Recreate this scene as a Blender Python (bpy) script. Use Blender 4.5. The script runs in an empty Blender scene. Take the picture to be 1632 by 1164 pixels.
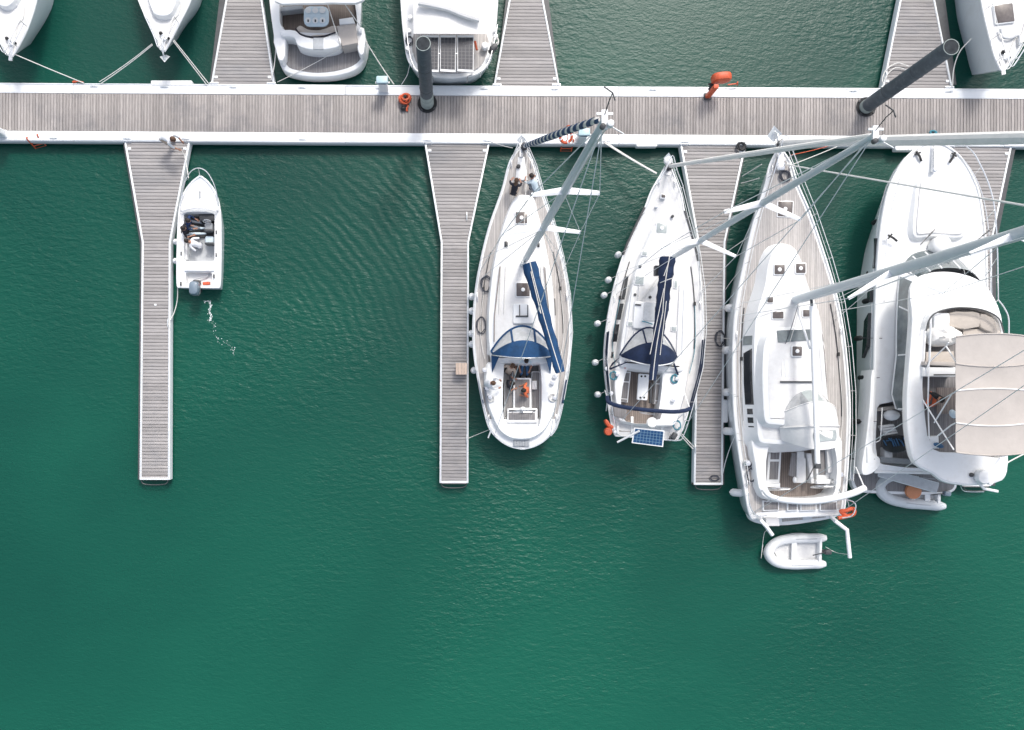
import bpy, bmesh, math, random
from mathutils import Vector, Matrix
random.seed(7)
S = bpy.context.scene
COL = S.collection

# ------------------------------------------------------------------ camera, sky, sun, exposure
H, F, NX, NY = 38.0, 1357.0, 714.0, 640.0       # drone height (m), focal length and the point straight below, in photo pixels
cam_d = bpy.data.cameras.new('camera')
cam = bpy.data.objects.new('camera', cam_d); COL.objects.link(cam)
cam.location = (0, 0, H)
cam_d.sensor_width = 36.0
cam_d.lens = 36.0 * F / 1632.0
cam_d.shift_x = (816 - NX) / 1632.0
cam_d.shift_y = (NY - 582) / 1632.0
cam_d.clip_start = 0.5; cam_d.clip_end = 4000
S.camera = cam

SUN_EL, SUN_AZ = math.radians(52), math.radians(20)
world = bpy.data.worlds.new('World'); S.world = world; world.use_nodes = True
wn = world.node_tree.nodes; wl = world.node_tree.links
wn.clear()
sky = wn.new('ShaderNodeTexSky'); sky.sky_type = 'NISHITA'; sky.sun_disc = False
sky.sun_elevation = SUN_EL; sky.sun_rotation = SUN_AZ
sky.air_density = 1.0; sky.dust_density = 4.0; sky.ozone_density = 1.0
bg = wn.new('ShaderNodeBackground'); bg.inputs['Strength'].default_value = 0.15
wo = wn.new('ShaderNodeOutputWorld')
hs = wn.new('ShaderNodeHueSaturation'); hs.inputs['Saturation'].default_value = 0.6     # thin high cloud: a paler sky
wl.new(sky.outputs[0], hs.inputs['Color']); wl.new(hs.outputs[0], bg.inputs[0]); wl.new(bg.outputs[0], wo.inputs[0])

sun_d = bpy.data.lights.new('sun', 'SUN'); sun_d.energy = 1.25; sun_d.angle = math.radians(10)
sun_d.color = (1.0, 0.965, 0.91)
sun = bpy.data.objects.new('sun', sun_d); COL.objects.link(sun)
sd = Vector((math.sin(SUN_AZ) * math.cos(SUN_EL), math.cos(SUN_AZ) * math.cos(SUN_EL), math.sin(SUN_EL)))
sun.rotation_euler = (-sd).to_track_quat('-Z', 'Y').to_euler()
sun.location = sd * 60
S.view_settings.view_transform = 'Standard'
S.view_settings.look = 'None'
S.view_settings.gamma = 1.0
S.view_settings.exposure = 0.66
S.view_settings.use_curve_mapping = False
S.render.engine = 'CYCLES'
S.cycles.max_bounces = 6; S.cycles.diffuse_bounces = 3; S.cycles.glossy_bounces = 2; S.cycles.transmission_bounces = 3; S.cycles.transparent_max_bounces = 6

# ------------------------------------------------------------------ measuring
def W(x, y, z=0.0):
    """photo plan measurement -> metres; z is the real height of the measured point above the water"""
    k = (H - z) / F
    return Vector(((x - NX) * k, (NY - y) * k, z))
def WL(pts, z):
    return [W(p[0], p[1], p[2] if len(p) > 2 else z) for p in pts]
def lerp(a, b, t): return a + (b - a) * t
def interp(x, tab):
    if x <= tab[0][0]: return tab[0][1]
    for (x0, y0), (x1, y1) in zip(tab, tab[1:]):
        if x <= x1: return y0 + (y1 - y0) * (x - x0) / (x1 - x0)
    return tab[-1][1]
def cr(pts, n=4, closed=True):
    """smooth curve through the points (Catmull-Rom, tangents scaled by chord length so corners do not overshoot)"""
    pts = [Vector(p) for p in pts]; m = len(pts); out = []
    for i in range(m if closed else m - 1):
        if closed:
            p0, p1, p2, p3 = pts[i - 1], pts[i], pts[(i + 1) % m], pts[(i + 2) % m]
        else:
            p1, p2 = pts[i], pts[i + 1]
            p0 = pts[i - 1] if i > 0 else p1 * 2 - p2
            p3 = pts[i + 2] if i + 2 < m else p2 * 2 - p1
        d0, d1, d2 = [max((q - p).length, 1e-6) ** 0.5 for p, q in ((p0, p1), (p1, p2), (p2, p3))]
        m1 = ((p1 - p0) / d0 - (p2 - p0) / (d0 + d1) + (p2 - p1) / d1) * d1
        m2 = ((p2 - p1) / d1 - (p3 - p1) / (d1 + d2) + (p3 - p2) / d2) * d1
        for k in range(n):
            t = k / n
            out.append(p1 * (2 * t ** 3 - 3 * t * t + 1) + m1 * (t ** 3 - 2 * t * t + t) + p2 * (3 * t * t - 2 * t ** 3) + m2 * (t ** 3 - t * t))
    if not closed: out.append(pts[-1].copy())
    return out
def ccw(lp):
    a = sum(lp[i - 1].x * lp[i].y - lp[i].x * lp[i - 1].y for i in range(len(lp)))
    return list(lp) if a > 0 else list(reversed(lp))
def inset(lp, d):
    """loop (ccw) moved inwards by d"""
    n = len(lp); out = []
    for i in range(n):
        e1 = (lp[i] - lp[i - 1]); e2 = (lp[(i + 1) % n] - lp[i])
        e1 = Vector((e1.x, e1.y)); e2 = Vector((e2.x, e2.y))
        if e1.length < 1e-7: e1 = e2.copy()
        if e2.length < 1e-7: e2 = e1.copy()
        e1.normalize(); e2.normalize()
        n1 = Vector((-e1.y, e1.x)); n2 = Vector((-e2.y, e2.x))
        b = n1 + n2
        if b.length < 1e-6: b = n1
        b.normalize(); c = max(0.4, b.dot(n1))
        out.append(Vector((lp[i].x + b.x * d / c, lp[i].y + b.y * d / c, lp[i].z)))
    return out
def rrect(c, w, h, r=0.03, rz=0.0, n=3):
    """rounded rectangle loop round the point c"""
    r = min(r, w / 2 - 1e-4, h / 2 - 1e-4); out = []
    for k, (sx, sy) in enumerate(((1, 1), (-1, 1), (-1, -1), (1, -1))):
        for j in range(n + 1):
            a = math.pi / 2 * (k + j / n)
            out.append((sx * (w / 2 - r) + r * math.cos(a), sy * (h / 2 - r) + r * math.sin(a)))
    ca, sa = math.cos(rz), math.sin(rz)
    return [Vector((c.x + x * ca - y * sa, c.y + x * sa + y * ca, c.z)) for x, y in out]
def prect(x0, y0, x1, y1, z, r=0.04, rz=0.0):
    """rounded rectangle measured in the photo at height z"""
    c = W((x0 + x1) / 2, (y0 + y1) / 2, z); k = (H - z) / F
    return rrect(c, abs(x1 - x0) * k, abs(y1 - y0) * k, r, rz)

# ------------------------------------------------------------------ mesh building
class MB:
    def __init__(s): s.v = []; s.f = []
    def add(s, vs, fs):
        o = len(s.v); s.v += [Vector(v) for v in vs]; s.f += [[i + o for i in f] for f in fs]; return s
    def box(s, c, sx, sy, sz, rz=0.0, R=None):
        c = Vector(c); M = R if R is not None else Matrix.Rotation(rz, 3, 'Z')
        vs = [c + M @ Vector((x * sx / 2, y * sy / 2, z * sz / 2)) for x in (-1, 1) for y in (-1, 1) for z in (-1, 1)]
        return s.add(vs, [(0, 1, 3, 2), (4, 6, 7, 5), (0, 4, 5, 1), (2, 3, 7, 6), (0, 2, 6, 4), (1, 5, 7, 3)])
    def rings(s, rs, close=True, cap0=False, cap1=False):
        n = len(rs[0]); vs = [p for r in rs for p in r]; fs = []
        for i in range(len(rs) - 1):
            for j in range(n if close else n - 1):
                k = (j + 1) % n
                fs.append((i * n + j, i * n + k, (i + 1) * n + k, (i + 1) * n + j))
        if cap0: fs.append(tuple(range(n - 1, -1, -1)))
        if cap1: fs.append(tuple((len(rs) - 1) * n + j for j in range(n)))
        return s.add(vs, fs)
    def tube(s, pts, r, seg=7, closed=False, squash=1.0):
        pts = [Vector(p) for p in pts]; n = len(pts)
        rr = r if isinstance(r, (list, tuple)) else [r] * n
        rings = []; up = None
        for i in range(n):
            if closed: d = pts[(i + 1) % n] - pts[i - 1]
            else: d = pts[min(i + 1, n - 1)] - pts[max(i - 1, 0)]
            if d.length < 1e-9: d = Vector((0, 0, 1))
            d.normalize()
            if up is None: up = Vector((0, 0, 1)) if abs(d.z) < 0.9 else Vector((0, 1, 0))
            a = d.cross(up)
            if a.length < 1e-6: a = d.cross(Vector((1, 0, 0)))
            a.normalize(); b = a.cross(d).normalized(); up = b
            rings.append([pts[i] + (a * math.cos(t) + b * math.sin(t) * squash) * rr[i] for t in [2 * math.pi * k / seg for k in range(seg)]])
        if closed: rings.append(rings[0]); return s.rings(rings)
        return s.rings(rings, True, True, True)
    def prism(s, lp, z0, z1=None, bev=0.0, flare=0.0, cap_bottom=False):
        lp = ccw(lp)
        top = [Vector((p.x, p.y, p.z if z1 is None else z1)) for p in lp]
        bot = inset([Vector((p.x, p.y, z0)) for p in lp], -flare)
        dn = lambda l, d: [Vector((p.x, p.y, p.z - d)) for p in l]
        if bev > 0:
            rs = [bot, dn(top, bev), dn(inset(top, bev * 0.29), bev * 0.29), inset(top, bev)]
        else: rs = [bot, top]
        return s.rings(rs, True, cap_bottom, True)
    def sheet(s, outer, holes=()):
        bm = bmesh.new()
        for lp in [outer] + list(holes):
            vs = [bm.verts.new(p) for p in lp]
            for i in range(len(vs)): bm.edges.new((vs[i - 1], vs[i]))
        bmesh.ops.triangle_fill(bm, use_beauty=True, use_dissolve=False, edges=bm.edges[:], normal=(0, 0, 1))
        bm.verts.index_update()
        r = s.add([v.co.copy() for v in bm.verts], [[v.index for v in f.verts] for f in bm.faces]); bm.free(); return r
    def walls(s, lp, z0, taper=0.0):
        lp = ccw(lp); b = inset([Vector((p.x, p.y, z0)) for p in lp], taper)
        return s.rings([lp, b])
    def quad(s, pts, th=0.012):
        """flat panel of thickness th, th pushed to the side of its normal"""
        p = [Vector(q) for q in pts]; n = Vector((0, 0, 0))
        for i in range(len(p)): n += (p[i] - p[0]).cross(p[(i + 1) % len(p)] - p[0])
        n.normalize()
        if n.z < 0: n = -n
        return s.rings([[q - n * th * 0.3 for q in p], [q + n * th for q in p]], True, True, True)
    def ell(s, c, rx, ry, rz, n=12, m=8, R=None, z_from=-1.0):
        c = Vector(c); rs = []
        for i in range(m + 1):
            t = lerp(math.asin(z_from), math.pi / 2, i / m)
            k = max(math.cos(t), 0.001)
            ring = [Vector((rx * k * math.cos(a), ry * k * math.sin(a), rz * math.sin(t))) for a in [2 * math.pi * j / n for j in range(n)]]
            rs.append([c + (R @ p if R is not None else p) for p in ring])
        return s.rings(rs, True, True, True)
    def lathe(s, c, prof, n=16, R=None):
        c = Vector(c); rs = []
        for r, z in prof:
            ring = [Vector((r * math.cos(2 * math.pi * j / n), r * math.sin(2 * math.pi * j / n), z)) for j in range(n)]
            rs.append([c + (R @ p if R is not None else p) for p in ring])
        return s.rings(rs, True, True, True)
    def loft(s, hoops):
        return s.rings(hoops, False)
    def build(s, name, mat, parent=None, ang=38, thick=0.0, **props):
        me = bpy.data.meshes.new(name)
        o0 = org(parent)
        me.from_pydata([tuple(v - o0) for v in s.v], [], [tuple(f) for f in s.f])
        bm = bmesh.new(); bm.from_mesh(me)
        bmesh.ops.recalc_face_normals(bm, faces=bm.faces[:])
        if thick: bmesh.ops.solidify(bm, geom=bm.faces[:], thickness=thick)
        bm.to_mesh(me); bm.free()
        me.polygons.foreach_set('use_smooth', [True] * len(me.polygons))
        me.set_sharp_from_angle(angle=math.radians(ang))
        me.materials.append(mat); me.update()
        ob = bpy.data.objects.new(name, me); COL.objects.link(ob)
        if parent is not None: ob.parent = parent
        for k, v in props.items(): ob[k] = v
        return ob
def org(o):
    v = Vector((0, 0, 0))
    while o is not None: v += o.location; o = o.parent
    return v
def thing(name, label, cat, loc, group=None):
    o = bpy.data.objects.new(name, None); COL.objects.link(o); o.location = loc; o.empty_display_size = 0.3
    o['label'] = label; o['category'] = cat
    if group: o['group'] = group
    return o
def solo(mb, name, mat, label, cat, group=None, **kw):
    """a thing that is a single mesh, its origin at its own middle"""
    c = sum(mb.v, Vector((0, 0, 0))) / len(mb.v); c.z = min(v.z for v in mb.v)
    mb.v = [v - c for v in mb.v]
    o = mb.build(name, mat, None, **kw); o.location = c
    o['label'] = label; o['category'] = cat
    if group: o['group'] = group
    return o

# ------------------------------------------------------------------ materials
MATS = {}
def nodes_of(m):
    m.use_nodes = True; nt = m.node_tree
    return nt, nt.nodes, nt.links, nt.nodes['Principled BSDF']
def mat(name, col, rough=0.5, metal=0.0, var=0.08, scale=3.0, bump=0.0, bscale=40.0, stretch=None, stripe=None, rnd=0.0, spec=None, trans=0.0, alpha=1.0, coat=0.0, dirt=None):
    """principled with cloudy colour variation, optional seams (stripe = (axis, pitch, width, colour)), optional per-object variation"""
    m = bpy.data.materials.new(name); nt, N, L, b = nodes_of(m); MATS[name] = m
    tc = N.new('ShaderNodeTexCoord'); mp = N.new('ShaderNodeMapping'); vec = tc.outputs['Object']
    if rnd:      # boards share one mesh: shift the pattern by where each board lies
        oi = N.new('ShaderNodeObjectInfo'); va = N.new('ShaderNodeVectorMath'); L.new(vec, va.inputs[0]); L.new(oi.outputs['Location'], va.inputs[1]); vec = va.outputs[0]
    L.new(vec, mp.inputs[0])
    if stretch: mp.inputs['Scale'].default_value = stretch
    nz = N.new('ShaderNodeTexNoise'); nz.inputs['Scale'].default_value = scale; nz.inputs['Detail'].default_value = 5; nz.inputs['Roughness'].default_value = 0.65
    L.new(mp.outputs[0], nz.inputs['Vector'])
    c = Vector(col)
    rp = N.new('ShaderNodeValToRGB')
    rp.color_ramp.elements[0].position = 0.3; rp.color_ramp.elements[1].position = 0.7
    rp.color_ramp.elements[0].color = (*[max(0, x * (1 - var)) for x in c], 1)
    rp.color_ramp.elements[1].color = (*[min(1, x * (1 + var)) for x in c], 1)
    L.new(nz.outputs['Fac'], rp.inputs[0]); out = rp.outputs[0]
    def mix(kind, fac, a, bb):
        mx = N.new('ShaderNodeMix'); mx.data_type = 'RGBA'; mx.blend_type = kind
        for sock, v in ((mx.inputs[0], fac), (mx.inputs[6], a), (mx.inputs[7], bb)):
            if hasattr(v, 'is_linked'): L.new(v, sock)
            else: sock.default_value = v
        return mx.outputs[2]
    if rnd:
        ge = N.new('ShaderNodeNewGeometry'); ad = N.new('ShaderNodeMath'); ad.operation = 'ADD'; L.new(ge.outputs['Random Per Island'], ad.inputs[0]); L.new(oi.outputs['Random'], ad.inputs[1])
        fc = N.new('ShaderNodeMath'); fc.operation = 'FRACT'; L.new(ad.outputs[0], fc.inputs[0]); mr = N.new('ShaderNodeMapRange')
        mr.inputs[3].default_value = 1 - rnd; mr.inputs[4].default_value = 1 + rnd
        L.new(fc.outputs[0], mr.inputs[0])
        cc = N.new('ShaderNodeCombineColor')
        for k in range(3): L.new(mr.outputs[0], cc.inputs[k])
        out = mix('MULTIPLY', 1.0, out, cc.outputs[0])
    if dirt:
        n2 = N.new('ShaderNodeTexNoise'); n2.inputs['Scale'].default_value = dirt[1]; n2.inputs['Detail'].default_value = 6; n2.inputs['Roughness'].default_value = 0.7
        L.new(vec, n2.inputs['Vector'])
        r2 = N.new('ShaderNodeValToRGB'); r2.color_ramp.elements[0].position = 0.52; r2.color_ramp.elements[1].position = 0.75
        r2.color_ramp.elements[0].color = (0, 0, 0, 1); r2.color_ramp.elements[1].color = (dirt[2],) * 3 + (1,)
        L.new(n2.outputs['Fac'], r2.inputs[0])
        out = mix('MIX', r2.outputs[0], out, (*dirt[0], 1))
    if stripe:
        ax, pitch, width, scol = stripe
        sp = N.new('ShaderNodeSeparateXYZ'); L.new(tc.outputs['Object'], sp.inputs[0])
        dv = N.new('ShaderNodeMath'); dv.operation = 'DIVIDE'; L.new(sp.outputs[ax], dv.inputs[0]); dv.inputs[1].default_value = pitch
        fr = N.new('ShaderNodeMath'); fr.operation = 'FRACT'; L.new(dv.outputs[0], fr.inputs[0])
        lt = N.new('ShaderNodeMath'); lt.operation = 'LESS_THAN'; L.new(fr.outputs[0], lt.inputs[0]); lt.inputs[1].default_value = width
        fl = N.new('ShaderNodeMath'); fl.operation = 'FLOOR'; L.new(dv.outputs[0], fl.inputs[0])
        wnz = N.new('ShaderNodeTexWhiteNoise'); wnz.noise_dimensions = '1D'; L.new(fl.outputs[0], wnz.inputs['W'])
        mr = N.new('ShaderNodeMapRange'); mr.inputs[3].default_value = 0.86; mr.inputs[4].default_value = 1.1; L.new(wnz.outputs[0], mr.inputs[0])
        cc = N.new('ShaderNodeCombineColor')
        for k in range(3): L.new(mr.outputs[0], cc.inputs[k])
        out = mix('MULTIPLY', 1.0, out, cc.outputs[0])
        out = mix('MIX', lt.outputs[0], out, (*scol, 1))
    L.new(out, b.inputs['Base Color'])
    b.inputs['Roughness'].default_value = rough; b.inputs['Metallic'].default_value = metal
    if spec is not None: b.inputs['Specular IOR Level'].default_value = spec
    if trans: b.inputs['Transmission Weight'].default_value = trans
    if alpha < 1: b.inputs['Alpha'].default_value = alpha
    if coat: b.inputs['Coat Weight'].default_value = coat
    if bump:
        n3 = N.new('ShaderNodeTexNoise'); n3.inputs['Scale'].default_value = bscale; n3.inputs['Detail'].default_value = 4
        L.new(mp.outputs[0], n3.inputs['Vector'])
        bp = N.new('ShaderNodeBump'); bp.inputs['Strength'].default_value = bump; bp.inputs['Distance'].default_value = 0.02
        L.new(n3.outputs['Fac'], bp.inputs['Height']); L.new(bp.outputs[0], b.inputs['Normal'])
    return m
gel = mat('gelcoat', (0.80, 0.81, 0.81), 0.32, var=0.03, scale=1.5, dirt=((0.62, 0.60, 0.56), 2.2, 0.35), coat=0.2)
gelhull = mat('hull_paint', (0.74, 0.78, 0.80), 0.22, var=0.03, scale=1.0, coat=0.4, dirt=((0.55, 0.55, 0.5), 1.1, 0.3))
nonskid = mat('nonskid_deck', (0.69, 0.69, 0.685), 0.75, var=0.05, scale=5, bump=0.35, bscale=140, dirt=((0.56, 0.53, 0.49), 2.6, 0.4))
greypad = mat('grey_floor', (0.45, 0.47, 0.49), 0.7, var=0.1, scale=5, bump=0.2)
teak = mat('weathered_teak', (0.47, 0.445, 0.425), 0.75, var=0.12, scale=3, stretch=(8, 1, 8), stripe=(0, 0.075, 0.11, (0.17, 0.15, 0.14)), bump=0.2, dirt=((0.58, 0.56, 0.54), 1.3, 0.5))
teakdark = mat('brown_teak', (0.27, 0.225, 0.20), 0.65, var=0.16, scale=3, stretch=(8, 1, 8), stripe=(0, 0.085, 0.12, (0.07, 0.06, 0.055)), bump=0.2)
wenge = mat('dark_cockpit_teak', (0.10, 0.078, 0.068), 0.6, var=0.2, scale=3, stretch=(8, 1, 8), stripe=(0, 0.085, 0.12, (0.04, 0.035, 0.03)), bump=0.2)
piletop = mat('pile_top', (0.04, 0.045, 0.05), 0.9, var=0.3, scale=6, spec=0.1)
teakwet = mat('grey_teak_platform', (0.23, 0.22, 0.22), 0.6, var=0.15, scale=3, stretch=(8, 1, 8), stripe=(0, 0.075, 0.12, (0.09, 0.085, 0.085)), bump=0.2)
plank = mat('weathered_plank', (0.328, 0.303, 0.289), 0.85, var=0.16, scale=2.2, stretch=(9, 0.9, 9), rnd=0.16, bump=0.4, bscale=30, dirt=((0.17, 0.17, 0.18), 0.55, 0.75))
plankf = mat('weathered_finger_plank', (0.318, 0.302, 0.296), 0.85, var=0.16, scale=2.2, stretch=(0.9, 9, 9), rnd=0.14, bump=0.4, bscale=30, dirt=((0.18, 0.19, 0.205), 0.45, 0.7))
white = mat('white_dock_edge', (0.76, 0.78, 0.79), 0.45, var=0.05, scale=1.2, dirt=((0.55, 0.55, 0.54), 1.6, 0.45))
alu = mat('aluminium', (0.66, 0.69, 0.71), 0.38, metal=0.35, var=0.05, scale=4)
mastm = mat('mast_aluminium', (0.60, 0.645, 0.67), 0.35, metal=0.0, var=0.05, scale=2)
mastw = mat('white_spar', (0.80, 0.81, 0.82), 0.35, var=0.03)
steel = mat('stainless_steel', (0.78, 0.79, 0.80), 0.22, metal=0.75, var=0.03)
wire = mat('rigging_wire', (0.70, 0.72, 0.72), 0.5, var=0.05)
glass = mat('dark_glass', (0.03, 0.032, 0.035), 0.06, var=0.2, scale=2, coat=0.5)
smoke = mat('smoked_hatch', (0.10, 0.085, 0.08), 0.12, var=0.25, scale=6, coat=0.4)
paleglass = mat('pale_hatch', (0.36, 0.40, 0.40), 0.15, var=0.12, scale=6, coat=0.4)
saloon = mat('saloon_glass', (0.12, 0.145, 0.15), 0.05, var=0.5, scale=1.2, coat=0.8)
vinyl = mat('clear_vinyl', (0.62, 0.64, 0.65), 0.15, var=0.2, scale=4, alpha=0.45)
bluecv = mat('blue_canvas', (0.007, 0.050, 0.135), 0.85, var=0.3, scale=3, bump=0.5, bscale=9)
navycv = mat('navy_canvas', (0.008, 0.020, 0.058), 0.85, var=0.3, scale=3, bump=0.5, bscale=9)
whitecv = mat('white_canvas', (0.78, 0.77, 0.75), 0.8, var=0.05, scale=3, bump=0.5, bscale=7)
beigecv = mat('beige_canvas', (0.445, 0.41, 0.38), 0.9, var=0.06, scale=1.2, bump=0.7, bscale=2.2, dirt=((0.36, 0.33, 0.31), 1.6, 0.4))
beigecu = mat('beige_cushion', (0.50, 0.45, 0.40), 0.8, var=0.08, scale=4, bump=0.3, bscale=12)
greycu = mat('grey_cushion', (0.30, 0.32, 0.34), 0.8, var=0.12, scale=4, bump=0.3, bscale=12)
black = mat('black_rubber', (0.015, 0.016, 0.018), 0.6, var=0.2, scale=5)
darkgrey = mat('dark_plastic', (0.055, 0.058, 0.062), 0.5, var=0.2, scale=5)
floatm = mat('pontoon_float', (0.055, 0.06, 0.06), 0.8, var=0.3, scale=3)
pilem = mat('dark_steel_pile', (0.066, 0.082, 0.098), 0.6, var=0.22, scale=2.5, dirt=((0.14, 0.15, 0.15), 5.0, 0.6), bump=0.2)
pilelow = mat('algae_pile_sleeve', (0.30, 0.345, 0.33), 0.7, var=0.3, scale=3, dirt=((0.13, 0.17, 0.14), 4, 0.6))
orange = mat('orange_plastic', (0.56, 0.095, 0.035), 0.5, var=0.12, scale=6, dirt=((0.55, 0.2, 0.12), 8, 0.4))
fadedor = mat('faded_orange_plastic', (0.60, 0.25, 0.12), 0.5, var=0.1, scale=3, dirt=((0.62, 0.16, 0.06), 2.0, 0.8))
ropew = mat('white_rope', (0.66, 0.65, 0.62), 0.9, var=0.15, scale=30)
ropeb = mat('dark_rope', (0.05, 0.055, 0.07), 0.9, var=0.4, scale=40)
ropeblue = mat('blue_green_rope', (0.06, 0.22, 0.28), 0.9, var=0.5, scale=40)
fend = mat('white_fender', (0.76, 0.77, 0.77), 0.4, var=0.06, scale=5)
pvc = mat('grey_pvc_tube', (0.62, 0.65, 0.67), 0.45, var=0.06, scale=3)
pvcw = mat('white_pvc_tube', (0.76, 0.77, 0.77), 0.45, var=0.05, scale=3)
cellb = mat('blue_solar_cell', (0.012, 0.06, 0.16), 0.2, var=0.35, scale=8, coat=0.4)
celld = mat('dark_solar_cell', (0.034, 0.037, 0.046), 0.25, var=0.3, scale=8, coat=0.4)
cellgrid = mat('solar_grid', (0.38, 0.43, 0.45), 0.4, var=0.1)
cellgridb = mat('blue_solar_grid', (0.085, 0.17, 0.26), 0.4, var=0.2)
cellgridd = mat('dark_solar_grid', (0.10, 0.10, 0.105), 0.4, var=0.1)
pedm = mat('pale_blue_pedestal', (0.42, 0.56, 0.60), 0.4, var=0.08, scale=4)
stepm = mat('bare_wood_step', (0.48, 0.38, 0.31), 0.8, var=0.12, scale=3, stretch=(6, 1, 1), rnd=0.08)
cowl = mat('blue_grey_cowling', (0.16, 0.21, 0.26), 0.3, var=0.12, scale=5, coat=0.4)
bluegel = mat('blue_tarp', (0.03, 0.10, 0.20), 0.6, var=0.5, scale=6)
skinm = mat('skin', (0.42, 0.22, 0.15), 0.55, var=0.06, scale=8)
hairm = mat('dark_hair', (0.018, 0.013, 0.011), 0.7, var=0.3, scale=30)
hairbr = mat('brown_hair', (0.09, 0.045, 0.025), 0.7, var=0.3, scale=30)
cwhite = mat('white_cotton', (0.74, 0.75, 0.77), 0.9, var=0.05, scale=6, bump=0.5, bscale=14)
cpale = mat('pale_blue_cotton', (0.58, 0.68, 0.74), 0.9, var=0.06, scale=6, bump=0.5, bscale=14)
cnavy = mat('navy_jacket', (0.012, 0.035, 0.11), 0.85, var=0.3, scale=6, bump=0.5, bscale=14)
cdark = mat('dark_patterned_cloth', (0.02, 0.02, 0.03), 0.9, var=0.5, scale=20)
cgrey = mat('grey_cloth', (0.20, 0.22, 0.25), 0.9, var=0.15, scale=8)
cjean = mat('blue_jeans', (0.04, 0.12, 0.24), 0.9, var=0.3, scale=10)
cbeige = mat('beige_cloth', (0.52, 0.42, 0.34), 0.9, var=0.1, scale=8)
corange = mat('orange_cloth', (0.75, 0.17, 0.07), 0.9, var=0.12, scale=8)
cblack = mat('black_cloth', (0.012, 0.012, 0.014), 0.9, var=0.3, scale=8)
foamm = mat('foam', (0.75, 0.80, 0.80), 0.6, var=0.1, scale=20)

def water_material():
    m = bpy.data.materials.new('harbour_water'); nt, N, L, b = nodes_of(m)
    tc = N.new('ShaderNodeTexCoord')
    def noise(scale, detail, stretch=None, rot=0.0, rough=0.55, dist=0.0):
        mp = N.new('ShaderNodeMapping'); L.new(tc.outputs['Object'], mp.inputs[0])
        if stretch: mp.inputs['Scale'].default_value = stretch
        mp.inputs['Rotation'].default_value = (0, 0, rot)
        n = N.new('ShaderNodeTexNoise'); n.inputs['Scale'].default_value = scale; n.inputs['Detail'].default_value = detail
        n.inputs['Roughness'].default_value = rough; n.inputs['Distortion'].default_value = dist
        L.new(mp.outputs[0], n.inputs['Vector']); return n.outputs['Fac']
    def math_(op, a, bb):
        n = N.new('ShaderNodeMath'); n.operation = op
        for i, v in enumerate((a, bb)):
            if hasattr(v, 'is_linked'): L.new(v, n.inputs[i])
            else: n.inputs[i].default_value = v
        return n.outputs[0]
    def rng(v, a0, a1, b0, b1):
        n = N.new('ShaderNodeMapRange'); L.new(v, n.inputs[0])
        for i, x in enumerate((a0, a1, b0, b1)): n.inputs[1 + i].default_value = x
        return n.outputs[0]
    # slow random clouds of paler green; sky reflection painted in, brighter towards the fairway
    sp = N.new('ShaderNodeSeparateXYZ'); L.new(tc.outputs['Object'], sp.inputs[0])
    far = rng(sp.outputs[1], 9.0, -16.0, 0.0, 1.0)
    tone_and_sheen = math_('ADD', math_('MULTIPLY', noise(0.06, 4, rough=0.5, dist=0.8), 0.9), math_('MULTIPLY', far, 0.42))
    rp = N.new('ShaderNodeValToRGB'); L.new(tone_and_sheen, rp.inputs[0])
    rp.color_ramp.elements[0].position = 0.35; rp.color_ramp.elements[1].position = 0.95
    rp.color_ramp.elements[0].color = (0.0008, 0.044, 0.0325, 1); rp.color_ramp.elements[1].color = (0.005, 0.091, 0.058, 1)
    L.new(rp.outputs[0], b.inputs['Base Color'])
    b.inputs['Roughness'].default_value = 0.33; b.inputs['IOR'].default_value = 1.33
    # ripples: wind chop in two directions plus fine wavelets, stronger in patches
    patch = rng(noise(0.09, 2, dist=0.4), 0.42, 0.68, 0.22, 1.0)
    chop = math_('ADD', noise(1.9, 3, (1, 2.4, 1), 0.5, dist=0.5), noise(2.9, 3, (1, 2.0, 1), -0.45, dist=0.3))
    fine = noise(6.5, 3, (1, 1.9, 1), 0.25, 0.6)
    h = math_('ADD', math_('MULTIPLY', math_('MULTIPLY', chop, patch), 0.050), math_('MULTIPLY', fine, 0.0105))
    # wash of the small motorboat: rings of longer waves running out towards the middle finger
    mp = N.new('ShaderNodeMapping'); L.new(tc.outputs['Object'], mp.inputs[0]); c0 = W(250, 640, 0); mp.inputs['Location'].default_value = (-c0.x, -c0.y, 0)
    wv = N.new('ShaderNodeTexWave'); wv.wave_type = 'RINGS'; wv.rings_direction = 'SPHERICAL'; wv.inputs['Scale'].default_value = 0.72
    wv.inputs['Distortion'].default_value = 5.5; wv.inputs['Detail'].default_value = 3; wv.inputs['Detail Scale'].default_value = 0.9; L.new(mp.outputs[0], wv.inputs['Vector'])
    m2 = N.new('ShaderNodeMapping'); L.new(tc.outputs['Object'], m2.inputs[0]); c1 = W(620, 380, 0); m2.inputs['Location'].default_value = (-c1.x, -c1.y, 0)
    ln = N.new('ShaderNodeVectorMath'); ln.operation = 'LENGTH'; L.new(m2.outputs[0], ln.inputs[0])
    band = rng(ln.outputs['Value'], 2.5, 7.0, 1.0, 0.0)
    band = math_('MULTIPLY', band, rng(noise(0.16, 2, dist=0.4), 0.36, 0.62, 0.35, 1.0))
    h = math_('ADD', h, math_('MULTIPLY', math_('MULTIPLY', wv.outputs['Fac'], band), 0.013))
    bp = N.new('ShaderNodeBump'); bp.inputs['Strength'].default_value = 1.0; bp.inputs['Distance'].default_value = 1.0
    L.new(h, bp.inputs['Height']); L.new(bp.outputs[0], b.inputs['Normal'])
    return m
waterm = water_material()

# ------------------------------------------------------------------ water
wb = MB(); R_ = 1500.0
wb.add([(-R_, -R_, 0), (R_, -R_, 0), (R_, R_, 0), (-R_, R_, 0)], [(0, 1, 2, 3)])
water = wb.build('water', waterm); water['kind'] = 'structure'

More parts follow.
